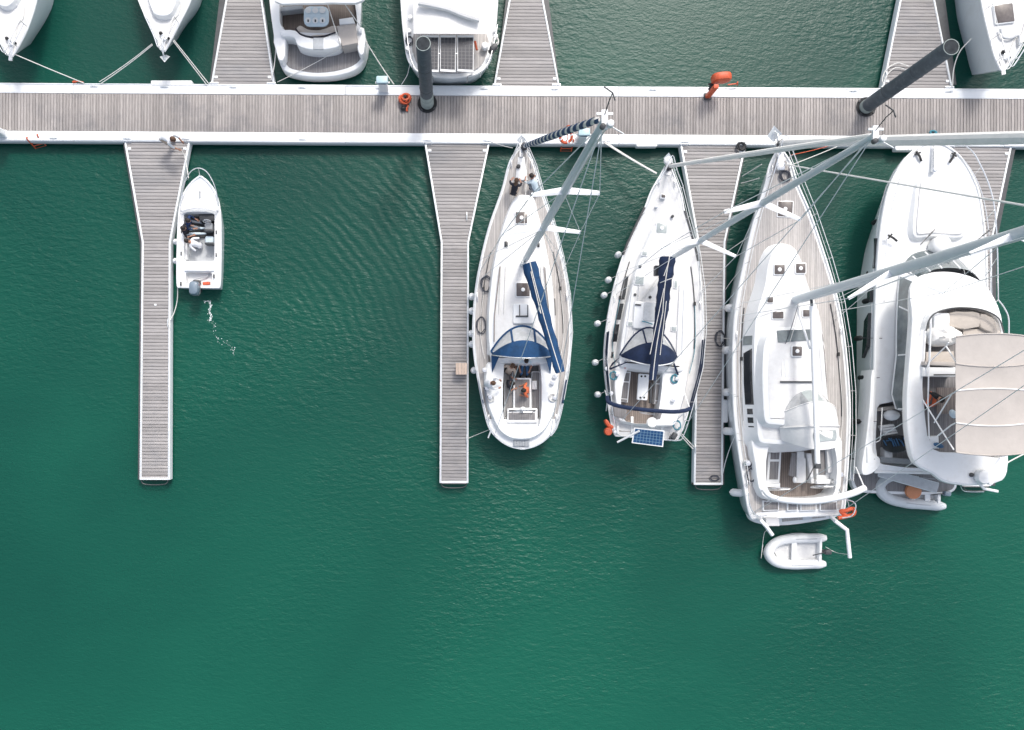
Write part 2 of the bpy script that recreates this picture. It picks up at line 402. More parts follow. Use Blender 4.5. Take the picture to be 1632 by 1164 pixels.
# ------------------------------------------------------------------ main pontoon
SL = 0.006                                    # the walkway runs a third of a degree off square
def DK(x, y, z=0.55): return W(x, y + SL * x, z)
pont = thing('main_pontoon', 'long floating walkway of cross planks with broad white edges, spanning the whole picture', 'pontoon', W(816, 184, 0))
ZD = 0.55
TILT = -SL
def shared_plank(name, m, lx, ly, lz):
    mb = MB(); c = 0.006
    mb.prism([Vector((-lx / 2, -ly / 2, 0)), Vector((lx / 2, -ly / 2, 0)), Vector((lx / 2, ly / 2, 0)), Vector((-lx / 2, ly / 2, 0))], -lz, 0.0, bev=c)
    o = mb.build(name, m); me = o.data; bpy.data.objects.remove(o); return me
KD = (H - ZD) / F
pitch = 0.132; ppx = pitch / KD
pl_me = shared_plank('plank', plank, pitch - 0.019, 60.0 * KD - 0.01, 0.04)
xs = []; x = -60.0
while x < 1700: xs.append(x); x += ppx
inview = sorted([x for x in xs if 0 <= x <= 1632], key=lambda v: abs(v - 816))[:300]
rest = [x for x in xs if x not in set(inview)]
o0 = org(pont)
for x in inview:
    o = bpy.data.objects.new('plank', pl_me); COL.objects.link(o); o.parent = pont
    o.location = DK(x, 178.5, ZD + random.uniform(-0.003, 0.003)) - o0; o.rotation_euler.z = TILT
mb = MB()
for x in rest:
    mb.box(DK(x, 178.5, ZD - 0.02), pitch - 0.019, 60.0 * KD - 0.01, 0.04, TILT)
mb.build('planks', plank, pont, kind='stuff')
seams = [-60, 117, 551, 986, 1421, 1698]
for a, b in zip(seams, seams[1:]):
    for (y0, y1, side) in ((132.5, 148.3, 0), (208.7, 224.6, 1)):
        a2, b2 = a + 0.3, b - 0.3
        mb = MB(); mb.prism([DK(a2, y0), DK(b2, y0), DK(b2, y1), DK(a2, y1)], 0.16, ZD + 0.025, bev=0.012)
        e = mb.build('edge_beam', white, pont)
        yo = y0 if side == 0 else y1; sg = -1 if side == 0 else 1
        mb = MB(); mb.prism([DK(a2, yo - sg * 2.2), DK(b2, yo - sg * 2.2), DK(b2, yo - sg * 1.0), DK(a2, yo - sg * 1.0)], ZD + 0.02, ZD + 0.045, bev=0.006)
        mb.build('edge_lip', alu, e)
        mb = MB(); mb.prism([DK(a2, yo), DK(b2, yo), DK(b2, yo + sg * 1.3), DK(a2, yo + sg * 1.3)], 0.25, ZD - 0.06, bev=0.02)
        mb.build('rubbing_strip', alu, e)
    mb = MB(); xx = a + 25
    while xx < b - 40:
        mb.prism([DK(xx, 140), DK(xx + 70, 140), DK(xx + 70, 217), DK(xx, 217)], -0.4, 0.38, bev=0.04); xx += 105
    mb.build('float', floatm, pont)
mb = MB(); mb.prism([DK(-60, 148), DK(1700, 148), DK(1700, 209), DK(-60, 209)], 0.36, 0.49)
mb.build('under_frame', darkgrey, pont)
def cleat(p, rz, parent, m=None):
    mb = MB(); R = Matrix.Rotation(rz, 3, 'Z')
    for sx in (-0.07, 0.07): mb.tube([p + R @ Vector((sx, 0, 0)), p + R @ Vector((sx, 0, 0.06))], 0.02, 6)
    mb.tube([p + R @ Vector((t * 0.19, 0, 0.065 - 0.02 * t * t)) for t in (-1, -0.6, 0, 0.6, 1)], [0.012, 0.022, 0.026, 0.022, 0.012], 6)
    return mb.build('cleat', m or alu, parent)
for x, y in ((150, 137), (262, 137), (372, 137), (482, 137), (605, 137), (772, 137), (884, 137), (1040, 137), (1360, 137), (1512, 137), (86, 220), (203, 220), (296, 220), (483, 220), (682, 220), (776, 220), (900, 220), (966, 220), (1091, 220), (1182, 220), (1330, 220), (1480, 220), (1600, 220)):
    cleat(DK(x, y, ZD + 0.02), TILT, pont)

def pile_guide(x, y):
    c = W(x, y, ZD + 0.012)
    mb = MB(); mb.lathe(c, [(0.29, 0.0), (0.42, 0.0), (0.43, 0.03), (0.40, 0.045), (0.36, 0.03), (0.30, 0.02)], 24)
    g = mb.build('pile_guide', black, pont)
    mb = MB()
    for k in range(4):
        a = k * math.pi / 2 + 0.78
        mb.tube([c + Vector((math.cos(a) * 0.40, math.sin(a) * 0.40, 0.05)), c + Vector((math.cos(a + 0.25) * 0.40, math.sin(a + 0.25) * 0.40, 0.05))], 0.045, 8)
    mb.build('roller', darkgrey, g)
def pile(x, y, r, ztop, zsleeve, label):
    b = W(x, y, ZD); t = thing('mooring_pile', label, 'pile', Vector((b.x, b.y, 0)), 'mooring piles rising through the walkway')
    c = Vector((b.x, b.y, 0))
    mb = MB(); mb.lathe(c, [(r, -2.0), (r, zsleeve), (r, ztop - 0.02), (r - 0.012, ztop)], 28)
    mb.build('shaft', pilem, t)
    if zsleeve > 0.6:
        mb = MB(); mb.lathe(c, [(r + 0.012, -2.0), (r + 0.012, zsleeve - 0.1), (r + 0.004, zsleeve)], 28); mb.build('sleeve', pilelow, t)
    for zz in (ztop * 0.36, ztop * 0.68):
        mb = MB(); mb.tube([c + Vector((math.cos(a) * r, math.sin(a) * r, zz)) for a in [k * math.pi / 14 for k in range(28)]], 0.012, 5, True); mb.build('weld_seam', darkgrey, t)
    mb = MB(); mb.lathe(c, [(r + 0.006, 0.3), (r + 0.008, 0.75), (r + 0.004, 0.85)], 28); mb.build('weed_band', pilelow, t)
    mb = MB(); mb.tube([c + Vector((math.cos(a) * (r - 0.012), math.sin(a) * (r - 0.012), ztop + 0.004)) for a in [k * math.pi / 14 for k in range(28)]], 0.016, 6, True)
    cap = mb.build('rim', pilelow, t)
    mb = MB(); mb.lathe(c, [(r - 0.02, ztop), (r - 0.03, ztop + 0.012), (0.02, ztop + 0.03)], 28); mb.build('cap', piletop, t)
pile_guide(681, 165); pile_guide(1380, 171)
pile(681, 165, 0.275, 6.8, 1.75, 'tall dark mooring pile with pale green lower end, beside the boat with solar panels')
pile(1380, 171, 0.295, 6.9, 0.0, 'tall dark mooring pile leaning across the view over the right finger')

# ------------------------------------------------------------------ finger pontoons
ZF = 0.50; KF = (H - ZF) / F
fp_me = shared_plank('plank', plankf, 1.0, 0.132, 0.04)
def finger(label, y0, y1, left, right, ends=True, up=False):
    """left / right: tables y -> x of the outer edges, in photo pixels at deck height"""
    root = thing('finger_pontoon', label, 'pontoon', W((interp(y0, left) + interp(y0, right)) / 2, y0, 0), 'finger pontoons branching off the walkway')
    ro = org(root); bw = 3.0
    y = y0; step = 0.150 / KF; n = 0
    while y < y1 - (3 if ends else 0):
        ym = y + step / 2; xl = interp(ym, left) + bw; xr = interp(ym, right) - bw
        c = W((xl + xr) / 2, ym, ZF + random.uniform(-0.003, 0.003))
        o = bpy.data.objects.new('plank', fp_me); COL.objects.link(o); o.parent = root
        o.location = c - ro; o.scale = ((xr - xl) * KF - 0.012, 1, 1); o.rotation_euler.z = TILT
        y += step
    for tab, sg in ((left, 1), (right, -1)):
        pts = [p for p in tab if y0 <= p[0] <= y1]
        ys = sorted(set([y0] + [p[0] for p in pts] + [y1]))
        lp = [W(interp(yy, tab), yy, ZF) for yy in ys] + [W(interp(yy, tab) + sg * bw, yy, ZF) for yy in reversed(ys)]
        mb = MB(); mb.prism(lp, 0.12, ZF + 0.02, bev=0.012)
        e = mb.build('edge_beam', white, root)
        lp = [W(interp(yy, tab) + sg * 1.2, yy, ZF) for yy in ys] + [W(interp(yy, tab) + sg * 2.2, yy, ZF) for yy in reversed(ys)]
        mb = MB(); mb.prism(lp, ZF + 0.01, ZF + 0.034, bev=0.005); mb.build('edge_lip', alu, e)
    # floats, under frame
    mb = MB(); yy = y0 + 8
    while yy < y1 - 20:
        ye = min(yy + 62, y1 - 4)
        mb.prism([W(interp(yy, left) + 4, yy, 0), W(interp(ye, left) + 4, ye, 0), W(interp(ye, right) - 1.5, ye, 0), W(interp(yy, right) - 1.5, yy, 0)], -0.4, 0.30, bev=0.04); yy += 92
    mb.build('float', floatm, root)
    ys = [y0, 392, y1 - 2] if y0 < 392 < y1 else [y0, y1]
    mb = MB(); mb.prism([W(interp(q, left) + 3, q, 0) for q in ys] + [W(interp(q, right) - 3, q, 0) for q in reversed(ys)], 0.32, 0.445); mb.build('under_frame', darkgrey, root)
    if ends:
        xl, xr = interp(y1, left), interp(y1, right)
        mb = MB(); mb.prism([W(xl, y1 - 3.4, ZF), W(xr, y1 - 3.4, ZF), W(xr, y1, ZF), W(xl, y1, ZF)], 0.15, ZF + 0.022, bev=0.012); mb.build('end_beam', white, root)
        mb = MB(); mb.tube(cr([W(xl + 2, y1 - 1, 0.42), W(xl + 4, y1 + 4.5, 0.38), W(xl + 9, y1 + 7, 0.36), W(xr - 9, y1 + 7, 0.36), W(xr - 4, y1 + 4.5, 0.38), W(xr - 2, y1 - 1, 0.42)], 4, False), 0.022, 7); mb.build('end_hoop', darkgrey, root)
    # hinge plates, deck markers at the walkway end
    yh = y1 if up else y0; dy = -9 if up else 9
    for tab, sg in ((left, 1), (right, -1)):
        xx = interp(yh + dy * 0.2, tab) + sg * 5
        mb = MB(); mb.prism(prect(xx - 7, yh - 3, xx + 7, yh + 1.5, ZF, 0.02), 0.3, ZF + 0.055, bev=0.01); h = mb.build('hinge_plate', alu, root)
        mb = MB(); mb.tube([W(xx - 6, yh - 1, ZF + 0.08), W(xx + 6, yh - 1, ZF + 0.08)], 0.03, 8); mb.build('hinge_pin', steel, h)
        mb = MB(); mb.prism(prect(xx + sg * 3 - 2.6, yh + dy * 1.25 - 1.9, xx + sg * 3 + 2.6, yh + dy * 1.25 + 1.9, ZF, 0.02), ZF, ZF + 0.03, bev=0.008); mb.build('deck_marker', white, root)
    return root
FL = lambda x0, x1, x2: [(226, x0), (386, x1), (770, x2)]
f1 = finger('leftmost finger pontoon, with the small motorboat tied alongside', 226, 765, FL(198, 226, 222.5), FL(303, 272, 270.5))
f2 = finger('middle finger pontoon, carrying a small wooden step near its far end', 229, 770, FL(676, 702.5, 700.5), FL(781, 747.5, 746.5))
f3 = finger('finger pontoon between the navy-covered sailboat and the big white yacht', 231, 773, FL(1083, 1112, 1105.5), FL(1190, 1156, 1152))
f4 = finger('finger pontoon on the far right, half hidden under the motor yacht', 234, 775, FL(1508, 1536, 1533), FL(1614, 1581, 1579))
UP = lambda xa, xb: [(-140, xa + (xa - xb) * 0.25), (-35, xa + (xa - xb) * 0.25), (0, xa), (140, xb)]
g1 = finger('upper finger pontoon left of the motor yacht with round cockpit table', -120, 134.5, UP(359.5, 335), UP(418, 438.5), ends=False, up=True)
g2 = finger('upper finger pontoon beside the stern with three solar panels', -120, 137, UP(811, 786), UP(866, 892.5), ends=False, up=True)
g3 = finger('upper finger pontoon crossed by the leaning dark pile', -120, 141, UP(1434, 1406), UP(1490, 1518), ends=False, up=True)
for r, c in ((f1, [(268, 515)]), (f2, [(744, 700), (744, 345)]), (f3, [(1108, 715), (1149, 540), (1150, 760)]), (g3, [(1412, 120)])):
    for x, y in c: cleat(W(x, y, ZF + 0.018), math.pi / 2, r)
mb = MB(); mb.prism(prect(246, 484.5, 249.5, 487.5, ZF, 0.01), ZF, ZF + 0.02, bev=0.004); mb.build('deck_marker', white, f1)

# ------------------------------------------------------------------ things on the walkway
def pad_fender(x0, x1, y0, y1, z, label, vertical=False):
    mb = MB(); lp = prect(x0, y0, x1, y1, z, 0.06); mb.prism(lp, z - 0.28, z, bev=0.04, cap_bottom=True)
    n = 9
    for k in range(n):
        t = (k + 0.5) / n
        c = W(lerp(x0, x1, t), (y0 + y1) / 2, z + 0.006) if not vertical else W((x0 + x1) / 2, lerp(y0, y1, t), z + 0.006)
        if vertical: mb.box(c, abs(x1 - x0) * KD * 0.8, 0.03, 0.016)
        else: mb.box(c, 0.03, abs(y1 - y0) * KD * 0.8, 0.016)
    return solo(mb, 'pad_fender', fend, label, 'fender', 'white pad fenders bolted to the pontoons')
pad_fender(240, 306, 128, 136.5, ZD + 0.05, 'long white pad fender on the walkway edge below the second bow from left')
pad_fender(1014, 1048, 225, 234, ZD + 0.03, 'white pad fender on the walkway edge left of the navy-covered sailboat bow')
pad_fender(1427, 1470, 231, 240, ZD + 0.03, 'white pad fender on the walkway edge beside the motor yacht bow')
pad_fender(1152.5, 1160.5, 637, 674, ZF + 0.05, 'white ribbed pad fender on the finger beside the big white yacht', True)
pad_fender(1105, 1114, 498, 532, ZF + 0.08, 'white pad fender high on the finger, upper one beside the navy-covered sailboat', True)
pad_fender(1103.5, 1112, 549, 583, ZF + 0.08, 'white pad fender on the finger, lower one beside the navy-covered sailboat', True)

def ladder(x, y, rz, label, drop):
    p = DK(x, y, 0); t = thing('ladder', label, 'ladder', Vector((p.x, p.y, 0.0)), 'orange rescue ladders on the walkway edge')
    d = Matrix.Rotation(rz, 3, 'Z')
    L = lambda u, v, z: Vector((p.x, p.y, 0)) + d @ Vector((u, v, 0)) + Vector((0, 0, z))
    for s in (-1, 1):
        mb = MB(); mb.tube(cr([L(s * 0.24, 0.02, 0.58), L(s * 0.24, -0.04, 0.68), L(s * 0.24, -0.12, 0.58), L(s * 0.24, -0.22, 0.25), L(s * 0.24, -0.22 - drop, -0.15)], 3, False), 0.028, 7); mb.build('rail', orange, t)
    for k in range(4):
        u = k / 3; mb = MB(); z = lerp(0.5, -0.02, u); v = -0.12 - u * (0.08 + drop * 0.8)
        mb.tube([L(-0.24, v, z), L(0.24, v, z)], 0.024, 7); mb.build('rung', orange, t)
ladder(902, 224, 0.0, 'orange ladder below the life ring, hanging off the walkway', 0.16)
ladder(62, 223.5, 0.28, 'orange ladder at the far left end of the walkway', 0.14)

# life ring on a post
p = DK(902, 220, ZD)
lr = thing('life_ring', 'orange life ring on a thin hooked stand above the ladder', 'life ring', p)
mb = MB(); c = W(902, 218.5, 1.15); Rr = Matrix.Rotation(0.5, 3, 'X')
mb.tube([c + Rr @ Vector((math.cos(a) * 0.25, math.sin(a) * 0.25, 0)) for a in [k * math.pi / 12 for k in range(24)]], 0.06, 8, True); mb.build('ring', orange, lr)
mb = MB()
for k in range(4):
    a = k * math.pi / 2 + 0.4
    mb.tube([c + Rr @ Vector((math.cos(a + q) * 0.25, math.sin(a + q) * 0.25, 0)) for q in (-0.12, 0, 0.12)], 0.064, 8)
mb.build('band', fend, lr)
mb = MB(); mb.tube(cr([p, p + Vector((0, -0.02, 0.6)), c + Vector((0.05, 0.32, 0.0)), W(904, 201, 1.7), W(907, 200, 1.72), W(908.5, 203, 1.6)], 4, False), 0.02, 6); mb.build('stand', orange, lr)

def pedestal(x, y, label, hgt, tilt=0.0):
    p = DK(x, y, ZD + 0.025)
    t = thing('service_pedestal', label, 'pedestal', p, 'power and water pedestals on the walkway')
    mb = MB(); mb.prism(rrect(p, 0.44, 0.34, 0.05), p.z, p.z + 0.1, bev=0.02); mb.build('base', alu, t)
    top = p.z + hgt
    mb = MB(); lp0 = rrect(Vector((p.x, p.y, 0)), 0.36, 0.26, 0.06)
    mb.prism(lp0, p.z + 0.1, top, bev=0.03, flare=0.02); bd = mb.build('body', white, t)
    mb = MB(); mb.prism(rrect(Vector((p.x, p.y + 0.02, 0)), 0.50, 0.32, 0.06), top - 0.02, top + 0.16, bev=0.05); hd = mb.build('hood', pedm, t)
    mb = MB(); mb.box(Vector((p.x, p.y - 0.145, top + 0.05)), 0.30, 0.012, 0.06); mb.build('display_window', cellb, hd)
    for s in (-1, 1):
        mb = MB(); mb.tube([Vector((p.x + s * 0.2, p.y, top - 0.15)), Vector((p.x + s * 0.30, p.y, top - 0.18))], 0.045, 8); mb.build('socket', fend, bd)
pedestal(612, 139.5, 'pale blue hooded service pedestal beside the orange hose reel', 1.0)
pedestal(925, 218, 'pale blue hooded service pedestal beside the life ring and striped furled sail', 0.95)
pedestal(4, 214, 'pale service pedestal at the left end of the walkway', 0.9)

# hose bundle
p = DK(645, 156, ZD)
hz = thing('hose_bundle', 'tangle of orange hose with black fittings beside the pale blue pedestal', 'hose', p)
for k, (dx, dy, r, z) in enumerate(((0.0, 0.02, 0.24, 0.05), (0.06, 0.05, 0.21, 0.12), (-0.05, 0.0, 0.19, 0.18), (0.02, -0.04, 0.22, 0.24), (0.05, 0.03, 0.16, 0.30))):
    mb = MB(); cc = p + Vector((dx, dy, z)); tl = Matrix.Rotation(random.uniform(-0.4, 0.4), 3, 'X') @ Matrix.Rotation(random.uniform(-0.4, 0.4), 3, 'Y')
    mb.tube([cc + tl @ Vector((math.cos(a) * r, math.sin(a) * r * 0.85, 0)) for a in [q * math.pi / 9 for q in range(18)]], 0.038, 7, True); mb.build('hose_loop', orange, hz)
mb = MB(); mb.tube(cr([p + Vector((0.08, -0.1, 0.1)), p + Vector((0.14, -0.3, 0.06)), p + Vector((0.08, -0.42, 0.05)), p + Vector((0.12, -0.5, 0.04))], 4, False), 0.045, 7); mb.build('hose_end', orange, hz)
mb = MB(); mb.ell(p + Vector((-0.06, -0.40, 0.10)), 0.13, 0.10, 0.10); mb.build('valve', black, hz)
mb = MB(); mb.ell(p + Vector((0.04, 0.04, 0.36)), 0.06, 0.08, 0.06); mb.build('nozzle', black, hz)

# lifebuoy station
p = DK(1127.5, 147.5, ZD + 0.02)
st = thing('lifebuoy_station', 'orange lifebuoy locker on an orange post, above the sunlit water', 'lifebuoy station', p)
mb = MB(); mb.prism(rrect(p, 0.22, 0.18, 0.05), p.z, p.z + 1.25, bev=0.02); post = mb.build('post', orange, st)
mb = MB(); mb.prism(rrect(p, 0.34, 0.30, 0.05), p.z - 0.01, p.z + 0.04, bev=0.01); mb.build('foot_plate', darkgrey, st)
c = W(1149.5, 124.5, 1.65)
mb = MB(); Rt = Matrix.Rotation(math.radians(4), 3, 'Z') @ Matrix.Rotation(math.radians(90), 3, 'X')
lp = []
for a in [k * math.pi / 12 for k in range(24)]:
    ca, sa = math.cos(a), math.sin(a)
    lp.append((0.42 * math.copysign(abs(ca) ** 0.7, ca), 0.36 * math.copysign(abs(sa) ** 0.8, sa)))
rs = []
for t, k in ((-0.17, 0.72), (-0.14, 0.93), (-0.07, 1.0), (0.07, 1.0), (0.14, 0.93), (0.17, 0.72)):
    rs.append([c + Rt @ Vector((x * k, y * k, t)) for x, y in lp])
mb.rings(rs, True, True, True); lk = mb.build('locker', orange, st)
mb = MB(); mb.box(W(1138, 133.5, 1.3), 0.5, 0.06, 0.08, 0.1); mb.box(W(1133, 139, 1.25), 0.16, 0.3, 0.06, -0.3); mb.build('bracket', darkgrey, st)
mb = MB(); mb.tube([W(1160, 135.5, 0.8), W(1175, 133.5, 0.8)], 0.03, 6); mb.tube([W(1175, 136, 0.72), W(1175.5, 131, 0.9)], 0.03, 6); mb.build('throw_hook', orange, st)

# wooden step on the middle finger
p = W(736, 588, ZF)
ws = thing('wooden_step', 'small bare wood boarding step on the middle finger', 'step', p)
for k in range(4):
    mb = MB(); c = W(728.6 + k * 4.5, 588, ZF + 0.52); mb.box(c, 0.112, 0.50, 0.03); mb.build('tread_plank', stepm, ws)
for sx in (-1, 1):
    mb = MB()
    mb.box(p + Vector((sx * 0.2, 0.0, 0.24)), 0.04, 0.46, 0.48); mb.build('side_panel', stepm, ws)

# ------------------------------------------------------------------ ropes
def rope_pts(a, b, sag, n=14):
    return [lerp(a, b, k / n) - Vector((0, 0, sag * 4 * (k / n) * (1 - k / n))) for k in range(n + 1)]
def rope(a, b, label, sag=0.25, r=0.022, m=None, double=0.0):
    mb = MB(); mb.tube(rope_pts(a, b, sag), r, 6)
    if double:
        d = (b - a).cross(Vector((0, 0, 1))).normalized() * double
        mb.tube(rope_pts(a + d, b + d * 2, sag * 1.15), r, 6)
    return solo(mb, 'mooring_line', m or ropew, label, 'rope', 'mooring lines')
def rope_path(pts, label, r=0.022, m=None):
    mb = MB(); mb.tube(cr(pts, 5, False), r, 6)
    return solo(mb, 'mooring_line', m or ropew, label, 'rope', 'mooring lines')
def coil(c, r, label, m=None, n=4, tr=0.018, parent=None, squash=1.0):
    mb = MB(); pts = []
    for k in range(n * 14):
        a = k / 14 * 2 * math.pi; rr = r * (1 - 0.12 * (k / (n * 14))) * (1 + 0.10 * math.sin(a * 0.37 + k))
        pts.append(c + Vector((math.cos(a) * rr + 0.03 * math.sin(k * 0.11), math.sin(a) * rr * squash, 0.02 + 0.05 * k / (n * 14) + 0.01 * math.sin(k))))
    mb.tube(pts, tr, 5)
    if parent is not None: return mb.build('rope_coil', m or ropeb, parent)
    return solo(mb, 'rope_coil', m or ropeb, label, 'rope', 'coiled ropes')
FCOUNT = ('first', 'second', 'third', 'fourth', 'fifth', 'sixth', 'seventh')
def fender(x, y, z, label, r=0.155, h=0.52, m=None, top=None, tilt=None):
    """a hanging fender: capsule with end eyes and its lanyard"""
    c = W(x, y, z); t = thing('boat_fender', label, 'fender', c - Vector((0, 0, h / 2)), 'fenders hanging on the boats')
    mb = MB(); R = Matrix.Rotation(tilt, 3, 'Y') if tilt else None
    mb.lathe(c, [(0.03, -h / 2 - 0.05), (0.04, -h / 2), (r * 0.7, -h / 2 + 0.03), (r, -h / 2 + 0.12), (r, h / 2 - 0.12), (r * 0.7, h / 2 - 0.03), (0.04, h / 2), (0.03, h / 2 + 0.05)], 14, R)
    mb.build('body', m or fend, t)
    e = c + (R @ Vector((0, 0, h / 2)) if R else Vector((0, 0, h / 2)))
    mb = MB(); mb.tube([e, top if top is not None else e + Vector((0, 0, 0.5))], 0.012, 5); mb.build('lanyard', ropew if m is None else ropeb, t)

# ------------------------------------------------------------------ boat kit
class Hull:
    """hull lofted from a deck plan: bow and stern in photo pixels, stations (distance from bow, half beam), sheer heights"""
    def __init__(s, root, bow, stern, stations, sheer, wl=0.86, bow_wl=0.45, rake_b=0.9, rake_s=0.5, m=None, transom=True, n=5, wl_mid=None):
        s.root = root
        b = Vector(bow); e = Vector(stern); s.len = (e - b).length; ax = (e - b).normalized(); pp = Vector((-ax.y, ax.x))
        if pp.x < 0: pp = -pp
        s.b, s.ax, s.pp, s.sheer = b, ax, pp, sheer
        st = cr([Vector((d, h, 0)) for d, h in stations], n, False)
        s.st = [(p.x, max(p.y, 0.4)) for p in st]
        s.lo = [s.at(d, -h) for d, h in s.st]; s.ro = [s.at(d, h) for d, h in s.st]
        axw = (W(e.x, e.y, 0) - W(b.x, b.y, 0)).normalized()
        L = s.len; zb = -0.35; mb = MB(); rings = []
        lev = [0, 0.12, 0.3, 0.5, 0.7, 0.85, 1.0]
        for (d, h), l, r in zip(s.st, s.lo, s.ro):
            c = (l + r) / 2; ring = []
            for t in lev:
                bm_ = interp(d / L, [(0, bow_wl), (0.18, lerp(bow_wl, wl, 0.55)), (0.45, wl), (1, wl * 0.97)])
                k = 1 - (1 - bm_) * t ** 1.6
                sh = rake_b * t * max(0, 1 - d / (0.3 * L)) - rake_s * t * max(0, (d - 0.8 * L) / (0.2 * L))
                z = lerp(l.z, zb, t)
                ring.append((c + (l - c) * k + axw * sh, c + (r - c) * k + axw * sh, z))
            left = [Vector((a.x, a.y, z)) for a, _, z in ring]; right = [Vector((q.x, q.y, z)) for _, q, z in ring]
            rings.append(left + list(reversed(right)))
        mb.rings(rings, False, True, transom)
        s.obj = mb.build('hull', m or gelhull, root, ang=50)
        s.loop = s.lo + list(reversed(s.ro))
    def z(s, d): return interp(d, s.sheer)
    def at(s, d, u, dz=0.0):
        c = s.b + s.ax * d + s.pp * u
        return W(c.x, c.y, s.z(d)) + Vector((0, 0, dz))
    def edge(s, d, side, dz=0.0, off=0.0):
        h = None
        for (d0, h0), (d1, h1) in zip(s.st, s.st[1:]):
            if d0 <= d <= d1 + 1e-6: h = lerp(h0, h1, (d - d0) / max(d1 - d0, 1e-6)); break
        if h is None: h = s.st[-1][1]
        return s.at(d, side * (h + off), dz)
    def deck(s, m, holes=(), ins=0.0, dz=0.0, name='deck', parent=None):
        lp = inset(ccw(s.loop), ins) if ins else s.loop
        mb = MB(); mb.sheet([p + Vector((0, 0, dz)) for p in lp], holes); return mb.build(name, m, parent or s.root)
    def toerail(s, m, r=0.035, dz=0.01, name='toe_rail', closed=True):
        mb = MB(); mb.tube([p + Vector((0, 0, dz)) for p in s.loop], r, 6, closed); return mb.build(name, m, s.root)
    def lifelines(s, side, ds, h=0.62, name='lifeline', m=None, off=-1.0, wires=2):
        pts = [s.edge(d, side, 0, off) for d in ds]
        rail = None
        for p in pts:
            mb = MB(); mb.tube([p, p + Vector((0, 0, h))], 0.014, 6); mb.build('stanchion', m or steel, s.root)
        for w in range(wires):
            mb = MB(); mb.tube([p + Vector((0, 0, h * (1 - 0.45 * w))) for p in pts], 0.011 if w else 0.014, 5); mb.build(name, wire, s.root)
def well(root, loop, zf, floor_m, wall_m, name='cockpit'):
    """sunken cockpit: walls below the deck edge and its sole"""
    mb = MB(); mb.walls(loop, zf, 0.02); w = mb.build(name + '_side', wall_m, root)
    mb = MB(); mb.sheet([Vector((p.x, p.y, zf + 0.002)) for p in inset(ccw(loop), 0.015)]); return mb.build(name + '_sole', floor_m, root)
def slab(root, name, m, lp, z0, z1=None, bev=0.03, flare=0.0):
    mb = MB(); mb.prism(lp, z0, z1, bev=bev, flare=flare, cap_bottom=True); return mb.build(name, m, root)
def tread(root, lp, ins, z, name='nonskid_panel', m=None):
    return slab(root, name, m or nonskid, inset(ccw(lp), ins), z - 0.01, z + 0.006, 0.003)
def hatch(root, x, y, w, h, z, m, rz=0.0, vent=True, name='hatch', frame=None):
    k = (H - z) / F; c = W(x, y, z)
    f = slab(root, name, frame or gel, rrect(c, w * k + 0.05, h * k + 0.05, 0.05, rz), z - 0.10, z + 0.035, 0.012)
    slab(f, 'pane', m, rrect(c, w * k - 0.02, h * k - 0.02, 0.04, rz), z, z + 0.048, 0.008)
    if vent:
        mb = MB(); mb.lathe(c + Vector((0, 0, 0.045)), [(0.085, 0), (0.08, 0.02), (0.03, 0.03)], 12); mb.build('vent', fend, f)
    return f
def side_window(root, pts, m=None, name='window'):
    mb = MB(); mb.quad([W(*p) for p in pts], 0.014); return mb.build(name, m or glass, root)
def hoop(a, b, rise, fwd, n=16, p=2.6):
    """arched bow from a to b: rises by rise, leans by the vector fwd"""
    out = []
    for i in range(n + 1):
        t = 2 * i / n - 1; k = 1 - abs(t) ** p
        out.append(lerp(a, b, i / n) + Vector((0, 0, rise * k)) + fwd * (1 - abs(t) ** 2.0))
    return out
def loft_between(h1, h2, n=4, bulge=0.0):
    rs = []
    for k in range(n + 1):
        t = k / n
        rs.append([lerp(a, b, t) + Vector((0, 0, bulge * 4 * t * (1 - t))) for a, b in zip(h1, h2)])
    return rs
def winch(root, p, s=1.0):
    mb = MB(); mb.lathe(p, [(0.11 * s, 0), (0.10 * s, 0.04), (0.07 * s, 0.08), (0.065 * s, 0.13), (0.09 * s, 0.16), (0.085 * s, 0.18), (0.02, 0.185)], 14); return mb.build('winch', steel, root)
def wheel(root, c, r, tilt=0.0, rz=0.0):
    R = Matrix.Rotation(rz, 3, 'Z') @ Matrix.Rotation(math.radians(78) + tilt, 3, 'X')
    mb = MB(); mb.tube([c + R @ Vector((math.cos(a) * r, math.sin(a) * r, 0)) for a in [k * math.pi / 14 for k in range(28)]], 0.018, 6, True)
    for k in range(5):
        a = k * 2 * math.pi / 5; mb.tube([c, c + R @ Vector((math.cos(a) * r, math.sin(a) * r, 0))], 0.012, 5)
    return mb.build('steering_wheel', steel, root)
def outboard(root, c, rz, m, s=1.0, name='outboard'):
    """outboard engine: cowling, midsection, bracket"""
    R = Matrix.Rotation(rz, 3, 'Z'); P = lambda x, y, z: c + R @ (Vector((x, y, z)) * s)
    rs = []
    for z, k in ((0.0, 0.72), (0.06, 0.95), (0.2, 1.0), (0.34, 0.97), (0.42, 0.82), (0.45, 0.5)):
        rs.append([P(x * k, y * k, z) for x, y in [(p.x, p.y) for p in rrect(Vector((0, 0, 0)), 0.40, 0.58, 0.14)]])
    mb = MB(); mb.rings(rs, True, True, True); o = mb.build(name, m, root)
    mb = MB(); mb.box(P(0, 0.06, -0.3), 0.14 * s, 0.22 * s, 0.7 * s, rz); mb.build('leg', darkgrey, o)
    mb = MB(); mb.box(P(0, 0.30, -0.12), 0.26 * s, 0.14 * s, 0.3 * s, rz); mb.build('bracket', darkgrey, o)
    mb = MB(); rs = [[P(x * k, y * k, z) for x, y in [(p.x, p.y) for p in rrect(Vector((0, 0, 0)), 0.41, 0.59, 0.14)]] for z, k in ((0.0, 0.74), (0.05, 0.97), (0.075, 0.985))]
    mb.rings(rs, True); mb.build('cowl_band', fend, o)
    return o
